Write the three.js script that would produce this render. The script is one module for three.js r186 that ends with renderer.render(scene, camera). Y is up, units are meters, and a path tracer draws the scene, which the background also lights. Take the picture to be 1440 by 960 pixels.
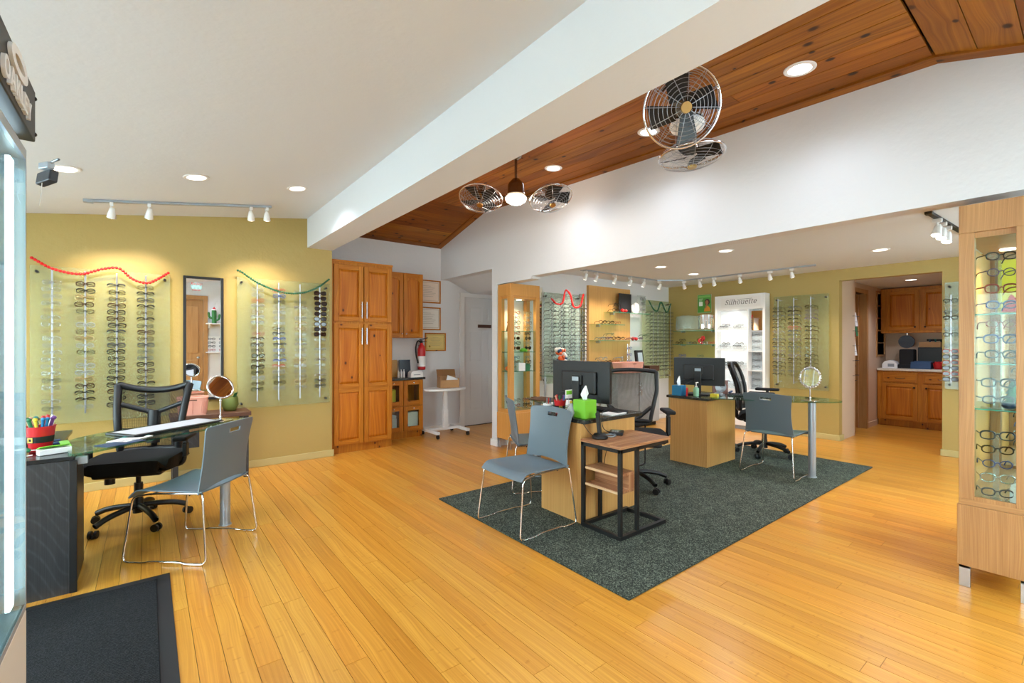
import * as THREE from 'three';
import { mergeGeometries } from 'three/addons/utils/BufferGeometryUtils.js';
import { RoundedBoxGeometry } from 'three/addons/geometries/RoundedBoxGeometry.js';
import { RectAreaLightUniformsLib } from 'three/addons/lights/RectAreaLightUniformsLib.js';
import { FontLoader } from 'three/addons/loaders/FontLoader.js';
import { TextGeometry } from 'three/addons/geometries/TextGeometry.js';

// ---------------------------------------------------------------- camera, sky, exposure
const scene = new THREE.Scene();
const camera = new THREE.PerspectiveCamera(72.81, 1.5, 0.02, 80);
camera.position.set(0, 1.3, 0);
camera.rotation.y = -THREE.MathUtils.degToRad(38.24);
camera.setViewOffset(1440, 960, 0, -3, 1440, 960);
const renderer = new THREE.WebGLRenderer({ antialias: true });
renderer.toneMapping = THREE.LinearToneMapping;
renderer.toneMappingExposure = 1.0;
renderer.shadowMap.enabled = true;
RectAreaLightUniformsLib.init();
scene.background = new THREE.Color(0.86, 0.95, 1.06);      // bright overcast sky outside the shop windows
scene.backgroundIntensity = 14.0;
const K = { down: 4.4, wood: 1.9, low: 4, track: 3.8, rear: 1.8, fan: 5 };   // candela of the ceiling lamps
const WARM = 0xe9efff, COOL = 0xdfecff, TRACK = 0xffeed6;

// plan coordinates: u runs along the shop to the right, v away from the window side, y up  ->  x = u, z = -v
// ---------------------------------------------------------------- helpers
function rng(s) { return () => { s |= 0; s = s + 0x6D2B79F5 | 0; let t = Math.imul(s ^ s >>> 15, 1 | s); t = t + Math.imul(t ^ t >>> 7, 61 | t) ^ t; return ((t ^ t >>> 14) >>> 0) / 4294967296; }; }
const R = rng(77);
const V = (x, y, z) => new THREE.Vector3(x, y, z);
const PI = Math.PI;
const used = {};
function numbered(n) { const k = used[n] = (used[n] ?? -1) + 1; return k ? n + '_' + String(k).padStart(3, '0') : n; }
function plain(g) {
  g = g.index ? g.toNonIndexed() : g;
  if (!g.attributes.normal) g.computeVertexNormals();
  if (!g.attributes.uv) g.setAttribute('uv', new THREE.BufferAttribute(new Float32Array(g.attributes.position.count * 2), 2));
  for (const k of Object.keys(g.attributes)) if (!['position', 'normal', 'uv'].includes(k)) g.deleteAttribute(k);
  g.morphAttributes = {};
  return g;
}
function join(...gs) { gs = gs.flat(Infinity).map(plain); return gs.length > 1 ? mergeGeometries(gs) : gs[0]; }
// uv in metres; the grain (second uv axis) runs along the axis given
function metric(g, grain = 'y', ou = 0, ov = 0) {
  g = plain(g);
  const p = g.attributes.position, n = g.attributes.normal, t = g.attributes.uv, gi = 'xyz'.indexOf(grain);
  for (let i = 0; i < p.count; i++) {
    const a = [Math.abs(n.getX(i)), Math.abs(n.getY(i)), Math.abs(n.getZ(i))], c = [p.getX(i), p.getY(i), p.getZ(i)];
    const k = a.indexOf(Math.max(...a)); let ax = [0, 1, 2].filter((q) => q !== k);
    let [A, B] = ax; if (A === gi) [A, B] = [B, A]; else if (B !== gi && k === gi) [A, B] = ax;
    t.setXY(i, c[A] + ou + c[k] * 0.37, c[B] + ov);
  }
  return g;
}
function box(x0, x1, y0, y1, z0, z1, r = 0, seg = 1, grain = 'y') {
  const w = Math.abs(x1 - x0), h = Math.abs(y1 - y0), d = Math.abs(z1 - z0);
  const g = r > 0 ? new RoundedBoxGeometry(w, h, d, seg, Math.min(r, w / 2.01, h / 2.01, d / 2.01)) : new THREE.BoxGeometry(w, h, d);
  g.translate((x0 + x1) / 2, (y0 + y1) / 2, (z0 + z1) / 2);
  return metric(g, grain);
}
const cyl = (r0, r1, h, x = 0, y = 0, z = 0, seg = 20) => plain(new THREE.CylinderGeometry(r1, r0, h, seg).translate(x, y + h / 2, z));
const sph = (r, x, y, z, a = 16, b = 10, sx = 1, sy = 1, sz = 1) => plain(new THREE.SphereGeometry(r, a, b).scale(sx, sy, sz).translate(x, y, z));
const lathe = (pts, seg = 24) => plain(new THREE.LatheGeometry(pts.map(([x, y]) => new THREE.Vector2(x, y)), seg));
function path(pts, r = 0.03, closed = false) {            // straight runs with rounded bends
  const c = new THREE.CurvePath(), q = pts.map((p) => p.isVector3 ? p : V(...p)), n = q.length;
  const cut = (a, b) => b.clone().sub(a).setLength(Math.min(r, a.distanceTo(b) / 2.01)).add(a);
  let last = closed ? cut(q[0], q[1]) : q[0];
  for (let i = 1; i < (closed ? n + 1 : n); i++) {
    const p = q[i % n];
    if (!closed && i === n - 1) { c.add(new THREE.LineCurve3(last, p)); break; }
    const a = cut(p, q[(i - 1) % n]), b = cut(p, q[(i + 1) % n]);
    c.add(new THREE.LineCurve3(last, a)); c.add(new THREE.QuadraticBezierCurve3(a, p, b)); last = b;
  }
  return c;
}
function tube(pts, r, seg = 24, rad = 6, closed = false, bend = 0.03) { return plain(new THREE.TubeGeometry(path(pts, bend, closed), seg, r, rad, closed)); }
function wire(pts, r, seg = 24, rad = 5, closed = false) { return plain(new THREE.TubeGeometry(new THREE.CatmullRomCurve3(pts.map((p) => p.isVector3 ? p : V(...p)), closed), seg, r, rad, closed)); }
function rod(a, b, r, rad = 6) { return plain(new THREE.TubeGeometry(new THREE.LineCurve3(V(...a), V(...b)), 1, r, rad)); }
const put = (g, x, y, z, ry = 0, rx = 0, rz = 0) => { g = g.clone(); if (rz) g.rotateZ(rz); if (rx) g.rotateX(rx); if (ry) g.rotateY(ry); return g.translate(x, y, z); };
function extrude(outline, depth, bevel = 0, holes = [], seg = 1, curveSeg = 12) {
  const s = outline instanceof THREE.Shape ? outline : new THREE.Shape(outline.map(([x, y]) => new THREE.Vector2(x, y)));
  for (const h of holes) s.holes.push(h instanceof THREE.Path ? h : new THREE.Path(h.map(([x, y]) => new THREE.Vector2(x, y))));
  return plain(new THREE.ExtrudeGeometry(s, { depth, bevelEnabled: bevel > 0, bevelThickness: bevel, bevelSize: bevel, bevelSegments: seg, curveSegments: curveSeg }));
}
// a flat board with the four lower corners a b c d (b is across from a, d along the grain) and a thickness upward
function board(a, b, c, d, t, ou = 0, ov = 0, dir = V(0, 1, 0)) {
  const up = dir.clone().multiplyScalar(t), A = [a, b, c, d].map((p) => V(...p)), B = A.map((p) => p.clone().add(up));
  const W = A[0].distanceTo(A[1]), L = A[0].distanceTo(A[3]), pos = [], uv = [];
  const q = (p0, p1, p2, p3, u0, u1, u2, u3) => { for (const [p, w] of [[p0, u0], [p1, u1], [p2, u2], [p0, u0], [p2, u2], [p3, u3]]) { pos.push(p.x, p.y, p.z); uv.push(w[0] + ou, w[1] + ov); } };
  const n = A[1].clone().sub(A[0]).cross(A[3].clone().sub(A[0])); const flip = n.dot(up) > 0;
  const f = (p, u) => flip ? q(p[0], p[3], p[2], p[1], u[0], u[3], u[2], u[1]) : q(p[0], p[1], p[2], p[3], u[0], u[1], u[2], u[3]);
  const U = [[0, 0], [W, 0], [W, L], [0, L]];
  f(A, U); f([B[3], B[2], B[1], B[0]], [U[3], U[2], U[1], U[0]]);
  for (let i = 0; i < 4; i++) { const j = (i + 1) % 4; f([A[j], A[i], B[i], B[j]], [U[j], U[i], [U[i][0], U[i][1] + t], [U[j][0], U[j][1] + t]]); }
  const g = new THREE.BufferGeometry();
  g.setAttribute('position', new THREE.Float32BufferAttribute(pos, 3)); g.setAttribute('uv', new THREE.Float32BufferAttribute(uv, 2)); g.computeVertexNormals();
  return g;
}
// a curved sheet with thickness: f(s, t) -> Vector3, s and t from 0 to 1; cells for which skip(i, j) holds are left open
function sheet(f, nu, nv, thick, skip = () => false) {
  const A = [], N = [], id = (i, j) => j * (nu + 1) + i, e = 1e-3;
  for (let j = 0; j <= nv; j++) for (let i = 0; i <= nu; i++) {
    const s = i / nu, t = j / nv; A.push(f(s, t));
    const a = f(Math.min(1, s + e), t).sub(f(Math.max(0, s - e), t)), b = f(s, Math.min(1, t + e)).sub(f(s, Math.max(0, t - e)));
    N.push(a.cross(b).normalize());
  }
  const pos = [], nor = [], uv = [];
  const F = A.map((p, k) => p.clone().addScaledVector(N[k], thick / 2)), B = A.map((p, k) => p.clone().addScaledVector(N[k], -thick / 2));
  const tri = (L) => { for (const [p, n, k] of L) { pos.push(p.x, p.y, p.z); nor.push(n.x, n.y, n.z); uv.push((k % (nu + 1)) / nu, Math.floor(k / (nu + 1)) / nv); } };
  const open = (i, j) => i < 0 || j < 0 || i >= nu || j >= nv || skip(i, j);
  for (let j = 0; j < nv; j++) for (let i = 0; i < nu; i++) {
    if (open(i, j)) continue;
    const a = id(i, j), b = id(i + 1, j), c = id(i + 1, j + 1), d = id(i, j + 1), ng = (k) => N[k].clone().negate();
    tri([[F[a], N[a], a], [F[b], N[b], b], [F[c], N[c], c], [F[a], N[a], a], [F[c], N[c], c], [F[d], N[d], d]]);
    tri([[B[a], ng(a), a], [B[c], ng(c), c], [B[b], ng(b), b], [B[a], ng(a), a], [B[d], ng(d), d], [B[c], ng(c), c]]);
    for (const [p, q, oi, oj] of [[a, b, i, j - 1], [b, c, i + 1, j], [c, d, i, j + 1], [d, a, i - 1, j]]) if (open(oi, oj)) {
      const m = F[q].clone().sub(F[p]).cross(N[p]).normalize();
      tri([[F[p], m, p], [B[p], m, p], [B[q], m, q], [F[p], m, p], [B[q], m, q], [F[q], m, q]]);
    }
  }
  const g = new THREE.BufferGeometry();
  g.setAttribute('position', new THREE.Float32BufferAttribute(pos, 3)); g.setAttribute('normal', new THREE.Float32BufferAttribute(nor, 3)); g.setAttribute('uv', new THREE.Float32BufferAttribute(uv, 2));
  return g;
}
function part(name, gs, mat, parent, label) {
  const m = new THREE.Mesh(join(gs), mat); m.name = name; m.castShadow = m.receiveShadow = true; parent.add(m);
  if (label) m.userData.label = label;
  return m;
}
function struct(name, gs, mat) { const m = part(numbered(name), gs, mat, scene); m.userData.kind = 'structure'; return m; }
function tag(o, label, category, group, kind) { Object.assign(o.userData, { label, category }); if (group) o.userData.group = group; if (kind) o.userData.kind = kind; return o; }
function thing(name, label, category, [u, y, v] = [0, 0, 0], turn = 0, group) {
  const o = new THREE.Group(); o.name = numbered(name); o.position.set(u, y, -v); o.rotation.y = turn; scene.add(o);
  return tag(o, label, category, group);
}
function solo(name, gs, mat, label, category, [u, y, v] = [0, 0, 0], turn = 0, group) {
  const m = part(numbered(name), gs, mat, scene); m.position.set(u, y, -v); m.rotation.y = turn; return tag(m, label, category, group);
}
function copy(o, label, [u, y, v], turn, group) {
  const c = o.clone(); c.userData = { ...o.userData }; c.name = numbered(o.name.replace(/_\d{3}$/, '')); c.position.set(u, y, -v); c.rotation.y = turn; scene.add(c);
  if (label) c.userData.label = label; if (group) c.userData.group = group;
  return c;
}
const FRONT = 0, LEFTWARD = -PI / 2, RIGHTWARD = PI / 2;   // a thing's front faces -v, -u, +u

// ---------------------------------------------------------------- textures
function hash(x, y, s) { let h = Math.imul(x, 374761393) + Math.imul(y, 668265263) + Math.imul(s, 1274126177) | 0; h = Math.imul(h ^ h >>> 13, 1274126177); return ((h ^ h >>> 16) >>> 0) / 4294967296; }
function vnoise(x, y, px, py, s) {
  const x0 = Math.floor(x), y0 = Math.floor(y), fx = x - x0, fy = y - y0, w = (t) => t * t * (3 - 2 * t), m = (a, p) => ((a % p) + p) % p;
  const a = hash(m(x0, px), m(y0, py), s), b = hash(m(x0 + 1, px), m(y0, py), s), c = hash(m(x0, px), m(y0 + 1, py), s), d = hash(m(x0 + 1, px), m(y0 + 1, py), s);
  return a + (b - a) * w(fx) + (c - a) * w(fy) + (a - b - c + d) * w(fx) * w(fy);
}
function texture(w, h, f, size, srgb = true) {
  const d = new Uint8Array(w * h * 4);
  for (let y = 0; y < h; y++) for (let x = 0; x < w; x++) { const c = f(x / w, y / h); const i = (y * w + x) * 4; for (let k = 0; k < 3; k++) d[i + k] = Math.max(0, Math.min(255, c[k])); d[i + 3] = 255; }
  const t = new THREE.DataTexture(d, w, h); t.wrapS = t.wrapT = THREE.RepeatWrapping; t.magFilter = THREE.LinearFilter; t.minFilter = THREE.LinearMipmapLinearFilter; t.generateMipmaps = true;
  if (srgb) t.colorSpace = THREE.SRGBColorSpace;
  if (size) t.repeat.set(1 / size[0], 1 / size[1]);
  t.needsUpdate = true; return t;
}
const lerp = (a, b, t) => a.map((x, i) => x + (b[i] - x) * t);
function woodTexture({ w = 512, h = 512, size, light, dark, fine = 90, broad = 9, stretch = 3, knots = 0, seed = 1, nodes = 0 }) {
  const r = rng(seed), ks = [...Array(knots)].map(() => [r(), r(), 0.006 + r() * 0.014, 0.5 + r()]), asp = size[1] / size[0];
  const ns = [...Array(nodes)].map(() => [r(), r(), 0.015 + r() * 0.03, 0.0022 + r() * 0.003, r()]);
  return texture(w, h, (x, y) => {
    let wx = 0, k = 0, halo = 0;
    for (const [kx, ky, kr, st] of ks) {
      let dx = x - kx, dy = (y - ky) * asp * 0.7; dx -= Math.round(dx); dy -= Math.round(dy / asp / 0.7) * asp * 0.7;
      const d = Math.hypot(dx, dy); wx += dx * Math.exp(-d / (kr * 3)) * 1.2; k = Math.max(k, Math.exp(-((d / kr) ** 4)) * st); halo = Math.max(halo, Math.exp(-d / (kr * 2.2)) * 0.4);
    }
    const X = x + wx + 0.02 * Math.sin(2 * PI * (y + vnoise(x * 3, y * 2, 3, 2, seed + 5)));
    let t = 0.45 * vnoise(X * fine, y * stretch, fine, stretch, seed) + 0.3 * vnoise(X * broad, y * stretch, broad, stretch, seed + 1) + 0.25 * vnoise(X * fine * 2.7 | 0, y * stretch * 2, 1e6, stretch * 2, seed + 2);
    t += halo * 0.7;
    for (const [nx, ny, nw, nh, st] of ns) { let dx = x - nx, dy = y - ny; dx -= Math.round(dx); dy -= Math.round(dy); if (Math.abs(dx) < nw) t += 0.45 * st * Math.exp(-((dy / nh) ** 2)); }
    let c = lerp(light, dark, Math.min(1, Math.max(0, t * 1.25 - 0.12)));
    return k > 0.05 ? lerp(c, [50, 24, 10], Math.min(1, k)) : c;
  }, size);
}
const T = {};
T.bamboo = woodTexture({ w: 512, h: 1024, size: [0.35, 1.1], light: [228, 170, 74], dark: [196, 132, 42], fine: 80, broad: 24, stretch: 3, seed: 11, nodes: 46 });
T.alder = woodTexture({ size: [0.7, 1.2], light: [208, 136, 40], dark: [164, 92, 16], fine: 60, broad: 7, stretch: 3, knots: 7, seed: 23 });
T.pine = woodTexture({ w: 1024, h: 1024, size: [0.9, 2.2], light: [184, 118, 24], dark: [130, 74, 6], fine: 80, broad: 10, stretch: 3, knots: 26, seed: 31 });
T.maple = woodTexture({ size: [0.6, 1.2], light: [218, 168, 102], dark: [196, 144, 80], fine: 90, broad: 5, stretch: 2, seed: 41 });
T.oak = woodTexture({ size: [0.35, 1.0], light: [190, 142, 88], dark: [156, 108, 62], fine: 110, broad: 12, stretch: 4, seed: 43 });
T.acacia = woodTexture({ size: [0.34, 0.9], light: [206, 160, 116], dark: [128, 72, 42], fine: 40, broad: 5, stretch: 2, knots: 3, seed: 47 });
T.ebony = texture(512, 512, (x, y) => {          // black stained oak with pale arches of grain
  const X = x - 0.5, a = Math.abs(X * 5) ** 1.6 + y * 9 + 1.1 * vnoise(x * 9, y * 6, 9, 6, 3), s = Math.pow(Math.abs(Math.sin(a * PI)), 14) * (0.4 + vnoise(x * 120, y * 8, 120, 8, 9));
  const f = vnoise(x * 170, y * 5, 170, 5, 4) * 12; return [40 + f + s * 11, 40 + f + s * 12, 42 + f + s * 13];
}, [0.5, 0.75]);
T.carpet = texture(512, 512, (x, y) => { const a = hash(x * 512 | 0, y * 512 | 0, 5), b = vnoise(x * 105, y * 105, 105, 105, 6), c = vnoise(x * 9, y * 9, 9, 9, 7), t = 0.25 * a + 0.65 * b + 0.1 * c; return lerp([26, 33, 28], [134, 144, 126], Math.max(0, t * 2.1 - 0.72)); }, [0.45, 0.45]);
T.mat = texture(512, 512, (x, y) => {             // charcoal entrance mat with a fine herringbone rib
  const c = Math.floor(x * 12), s = (c % 2 ? 1 : -1) * (x * 12 - c) * 0.6, q = Math.sin((y * 42 + s * 1.0) * 2 * PI), n = vnoise(x * 150, y * 150, 150, 150, 8);
  const k = 30 + q * 9 + n * 28; return [k, k + 1, k + 3];
}, [0.5, 0.5]);
T.speckle = texture(256, 256, (x, y) => { const a = hash(x * 256 | 0, y * 256 | 0, 15), b = vnoise(x * 60, y * 60, 60, 60, 16); return a > 0.93 ? [120, 124, 120] : lerp([14, 16, 16], [52, 56, 54], b); }, [0.2, 0.2]);
T.stone = texture(256, 256, (x, y) => lerp([186, 170, 150], [232, 222, 206], vnoise(x * 70, y * 70, 70, 70, 17) * 0.7 + hash(x * 256 | 0, y * 256 | 0, 18) * 0.3), [0.3, 0.3]);
T.plaster = texture(512, 512, (x, y) => { const k = 255 * (0.5 * vnoise(x * 22, y * 22, 22, 22, 51) + 0.32 * vnoise(x * 60, y * 60, 60, 60, 52) + 0.18 * vnoise(x * 150, y * 150, 150, 150, 53)); return [k, k, k]; }, [1.1, 1.1], false);
T.grit = texture(256, 256, (x, y) => { const k = 255 * (0.5 * hash(x * 256 | 0, y * 256 | 0, 61) + 0.5 * vnoise(x * 64, y * 64, 64, 64, 62)); return [k, k, k]; }, [0.25, 0.25], false);
T.net = texture(64, 64, (x, y) => { const k = ((x * 8) % 1 < 0.22) || ((y * 8) % 1 < 0.2) ? 255 : 0; return [k, k, k]; }, [0.06, 0.06], false);
function drawn(w, h, f) { const c = document.createElement('canvas'); c.width = w; c.height = h; const x = c.getContext('2d'); f(x, w, h); const t = new THREE.CanvasTexture(c); t.colorSpace = THREE.SRGBColorSpace; return t; }

// ---------------------------------------------------------------- materials
const mat = (color, roughness = 0.5, o = {}) => new THREE.MeshPhysicalMaterial({ color, roughness, metalness: 0, ...o });
const M = {
  white: mat(0xd9d7d7, 0.62, { bumpMap: T.plaster, bumpScale: 0.0016 }),
  ceil: mat(0xdcdddf, 0.7, { bumpMap: T.plaster, bumpScale: 0.0012 }),
  green: mat(0xb09756, 0.5, { bumpMap: T.plaster, bumpScale: 0.002 }),
  greenTrim: mat(0xbfae74, 0.45), tan: mat(0xd2b79c, 0.6), trim: mat(0xe9e7e4, 0.4), doorWhite: mat(0xdcdad8, 0.42),
  bamboo: [0xffffff, 0xf8f0e0, 0xfff8ec, 0xf0e4d0, 0xfff2de].map((c) => mat(c, 0.3, { map: T.bamboo, clearcoat: 0.25, clearcoatRoughness: 0.22 })),
  under: mat(0x3a2410, 0.9), pine: [0xffffff, 0xe6d8cc, 0xfff0d8, 0xd8c4b4].map((c) => mat(c, 0.55, { map: T.pine, specularIntensity: 0.6 })),
  alder: mat(0xffffff, 0.45, { map: T.alder, specularIntensity: 0.55 }), alderPanel: mat(0xfff0dc, 0.45, { map: T.alder, specularIntensity: 0.55 }),
  maple: mat(0xffffff, 0.38, { map: T.maple }), oak: mat(0xffffff, 0.42, { map: T.oak }), honey: mat(0xfff0d6, 0.36, { map: T.maple }),
  ebony: mat(0xffffff, 0.38, { map: T.ebony }), blackTop: mat(0x16161a, 0.22), granite: mat(0xffffff, 0.18, { map: T.speckle }), stone: mat(0xffffff, 0.3, { map: T.stone }),
  acacia: mat(0xffffff, 0.4, { map: T.acacia }), sap: mat(0xd9b48a, 0.45),
  carpet: mat(0xffffff, 0.97, { map: T.carpet, bumpMap: T.grit, bumpScale: 0.006 }), mat: mat(0xe0e0e0, 0.95, { map: T.mat, specularIntensity: 0.3, bumpMap: T.grit, bumpScale: 0.003 }), rubber: mat(0x161618, 0.7),
  chrome: mat(0xe8e8ea, 0.12, { metalness: 1 }), steel: mat(0xb8bac0, 0.3, { metalness: 1 }), brushed: mat(0x9aa0a8, 0.38, { metalness: 0.9 }), bronze: mat(0x8c7f72, 0.26, { metalness: 1 }), brass: mat(0xc8a468, 0.3, { metalness: 1 }), iron: mat(0x141414, 0.5), silverPaint: mat(0xa9b1ba, 0.34, { metalness: 0.55 }),
  mirror: mat(0xf6f8f8, 0.0, { metalness: 1 }), glass: mat(0xf2faf7, 0.02, { transmission: 1, thickness: 0, ior: 1.45, specularIntensity: 0.4, side: THREE.DoubleSide }),
  glassTop: mat(0xcfe9dc, 0.02, { transmission: 1, thickness: 0, ior: 1.5 }), glassEdge: mat(0x3f9c7f, 0.15, { transmission: 0.35, thickness: 0 }),
  acrylic: mat(0xeef2e0, 0.03, { transmission: 0.9, thickness: 0, ior: 1.45, specularIntensity: 0.14 }), acrylicCool: mat(0xeaf3ee, 0.03, { transmission: 0.8, thickness: 0, ior: 1.45, specularIntensity: 0.3 }), clearPlastic: mat(0xf4f8fa, 0.06, { transmission: 0.9, thickness: 0, ior: 1.45 }),
  shell: mat(0x66757f, 0.42), shellDark: mat(0x4c565c, 0.42), black: mat(0x101012, 0.45), blackMatte: mat(0x0e0e10, 0.8), fabric: mat(0x121214, 0.92), gloss: mat(0x0c0c0e, 0.15),
  net: mat(0x0c0c0d, 0.9, { alphaMap: T.net, alphaTest: 0.5, side: THREE.DoubleSide }),
  red: mat(0xc81f22, 0.35), redBead: mat(0xe0161c, 0.4), greenBead: mat(0x0b5a3c, 0.4), leaf: mat(0x2c6a2f, 0.6), pink: mat(0xe0a08c, 0.5), lime: mat(0x76c02c, 0.5), blue: mat(0x1478a8, 0.5), navy: mat(0x1c3f66, 0.45), tissue: mat(0xf4f4f6, 0.85, { side: THREE.DoubleSide }), paper: mat(0xf1efec, 0.8), card: mat(0xb98a5c, 0.8), yellow: mat(0xe8d23c, 0.6), orange: mat(0xe0602a, 0.5), whitePlastic: mat(0xeceae8, 0.35), grey: mat(0x8e9296, 0.5), greyCab: mat(0xb6b9ba, 0.35), gold: mat(0xc8a34a, 0.35, { metalness: 0.8 }), greenDark: mat(0x1f6b43, 0.5), teal: mat(0x187a72, 0.45), purple: mat(0x7a3f8c, 0.5), cream: mat(0xd8d0c4, 0.5), caseBlue: mat(0xb9dcea, 0.3), brown: mat(0x5a3826, 0.5),
};
M.greenWallTrack = M.trim;
const glow = (color, k) => new THREE.MeshStandardMaterial({ color: 0xffffff, emissive: color, emissiveIntensity: k, roughness: 0.4 });
M.lampLens = glow(0xfff4e4, 4); M.lampCool = glow(0xf2f8ff, 4.5); M.ledTube = glow(0xd8f4ff, 5); M.ledPanel = glow(0xf0fbff, 0.12);
// ================================================================ THE SETTING
const B = (u0, u1, y0, y1, v0, v1, r = 0, grain = 'y') => box(u0, u1, y0, y1, -v1, -v0, r, 1, grain);

// ---- floor: bamboo planks running along v over a dark underlay
const floor = struct('floor', B(-2.02, 9.9, -0.12, -0.006, -1.12, 6.3), M.under);
{
  const r = rng(5), W = 0.0936, all = [];
  const vmax = (u) => u < 1.62 ? 5.5 : u < 5.2 ? 6.15 : u < 7.2 ? 4.72 : u < 9.3 ? 3.3 : 2.3;
  const under = (u, a, b) => u > 1.95 && u < 5.9 && a > 1.5 && b < 3.38;
  const ca = Math.cos(0.6674), sa = Math.sin(0.6674);
  const area = (u, v) => { const d = u * sa + v * ca, s = u * ca - v * sa; if (d < 0.9 || Math.abs(s / d) > 1.12 || 651 * 1.3 / d > 482) return 0; return 1 / (d * d * d); };
  for (let i = 0; i * W < 11.7; i++) {
    const u0 = -1.9 + i * W; let v = -1 - r() * 1.8; const top = vmax(u0 + W / 2);
    while (v < top) {
      const a = Math.max(-1, v), b = Math.min(top, v + 1.83 - (r() < 0.2 ? 0.6 : 0)); v = v + 1.83; if (v > b && b < top) v = b;
      if (b - a < 0.04) continue;
      let s = 0; if (!under(u0, a, b)) for (let k = 0; k < 7; k++) { const q = a + (b - a) * (k + 0.5) / 7; if (!(u0 > 1.9 && u0 < 5.95 && q > 1.47 && q < 3.42)) s += area(u0 + W / 2, q) * (b - a) / 7; }
      all.push({ u0, a, b, s, ou: r() * 3, ov: r() * 5, m: Math.floor(r() * 5) });
    }
  }
  all.sort((p, q) => q.s - p.s);
  const g = (p) => { const x = box(p.u0 + 0.001, p.u0 + W - 0.001, -0.014, 0, -p.b + 0.0008, -p.a - 0.0008); return metric(x, 'z', p.ou, p.ov); };
  const shown = all.slice(0, 290), rest = all.slice(290);
  for (const p of shown) part('plank', g(p), M.bamboo[p.m], floor);
  const far = part('distant_planks', rest.map(g), M.bamboo[0], floor); far.userData.kind = 'stuff';
}

// ---- walls
struct('wall_back', B(-2.02, 1.68, 0, 3.1, 5.5, 6.27), M.green);                       // olive wall with the mirror
struct('wall_alcove', B(1.68, 3.76, 0, 3.15, 6.15, 6.27), M.white);
struct('wall_hall', [B(3.76, 3.87, 0, 2.35, 6.15, 6.27), B(4.72, 5.3, 0, 2.35, 6.15, 6.27), B(3.87, 4.72, 2.04, 2.35, 6.15, 6.27), B(3.87, 4.72, 0, 2.04, 6.215, 6.27)], M.white);
struct('wall_hall_end', B(5.2, 5.32, 0, 2.35, 4.83, 6.15), M.white);
struct('wall_divider', [B(3.48, 3.62, 2.26, 3.2, 4.83, 6.15), B(3.48, 3.62, 0, 3.2, 4.72, 4.83), B(3.48, 3.62, 2.05, 3.2, 4.05, 4.72), B(3.48, 3.62, 2.08, 3.2, -0.3, 4.05), B(3.48, 3.62, 0, 3.2, -1.0, -0.3)], M.white);
struct('wall_showroom', B(3.62, 7.37, 0, 2.45, 4.72, 4.83), M.white);
struct('wall_far', [B(7.25, 7.37, 0, 2.45, 2.15, 4.72), B(7.25, 7.37, 2.14, 2.45, 1.13, 2.15), B(7.25, 7.37, 0, 2.45, -1.0, 1.13)], M.green);
struct('wall_far_jamb', [B(7.37, 7.9, 0, 2.2, 2.15, 2.3)], M.tan);
struct('wall_nook', [B(7.9, 8.12, 0, 2.3, 2.22, 2.3), B(8.66, 9.22, 0, 2.3, 2.22, 2.3), B(9.62, 9.85, 0, 2.3, 2.22, 2.3), B(8.12, 8.66, 2.06, 2.3, 2.22, 2.3), B(9.22, 9.62, 0, 1.12, 2.22, 2.3), B(9.22, 9.62, 2.12, 2.3, 2.22, 2.3),
  B(9.75, 9.87, 0, 2.3, 0.6, 2.22), B(7.37, 9.87, 0, 2.3, 0.5, 0.62)], M.tan);
struct('wall_store', [B(7.3, 9.2, 0, 2.3, 3.2, 3.3), B(9.1, 9.2, 0, 2.3, 2.3, 3.2), B(7.37, 7.45, 0, 2.3, 2.3, 3.2)], M.tan);
// wall with the shop window and the glass door, off to the left
struct('wall_left', [B(-2.02, -1.9, 0, 0.45, -1, 2.1), B(-2.02, -1.9, 2.02, 2.35, -1, 5.5), B(-2.02, -1.9, 0, 2.02, -1.0, -0.75), B(-2.02, -1.9, 0, 2.02, 1.95, 2.15), B(-2.02, -1.9, 0, 2.02, 3.1, 3.35), B(-2.02, -1.9, 0, 0.45, 3.35, 5.5), B(-2.02, -1.9, 0.45, 2.02, 5.1, 5.5)], M.white);
// wall behind the photographer: a wooden door, white wall, a wide window further along
struct('wall_rear', [B(-2.02, 0.1, 0, 3.2, -1.12, -1), B(0.1, 0.97, 2.28, 3.2, -1.12, -1), B(0.1, 0.97, 0, 2.28, -1.12, -1.095), B(0.97, 1.75, 0, 3.2, -1.12, -1), B(1.75, 3.3, 0, 0.7, -1.12, -1), B(1.75, 3.3, 2.2, 3.2, -1.12, -1), B(3.3, 4.2, 0, 3.2, -1.12, -1), B(4.2, 6.4, 0, 0.7, -1.12, -1), B(4.2, 6.4, 2.1, 3.2, -1.12, -1), B(6.4, 9.9, 0, 3.2, -1.12, -1)], M.white);

// ---- ceilings
const yl = (u) => 2.70 + 0.145 * (u - 1.41), yw = (v) => v > 5 ? 3.03 - (v - 5) * 0.252 : v > 0.56 ? 2.88 + (v - 0.56) * 0.0338 : 2.88 - (0.56 - v) * 0.3;
struct('ceiling', board([-2.02, yl(-2.02), 1.12], [1.41, yl(1.41), 1.12], [1.41, yl(1.41), -5.5], [-2.02, yl(-2.02), -5.5], 0.12), M.ceil);
struct('beam', B(1.41, 1.68, 2.375, 3.2, -1.0, 5.5), M.ceil);
struct('ceiling_showroom', [B(3.62, 7.37, 2.29, 2.45, -1.0, 4.72)], M.ceil);
struct('ceiling_nook', [B(7.37, 9.87, 2.2, 2.3, 0.5, 2.22), B(7.3, 9.2, 2.3, 2.4, 2.2, 3.3)], M.ceil);
struct('ceiling_hall', [board([3.62, 2.26, -6.15], [4.02, 2.09, -6.15], [4.02, 2.09, -4.83], [3.62, 2.26, -4.83], 0.1), B(4.02, 5.3, 2.09, 2.3, 4.83, 6.15)], M.white);
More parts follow.
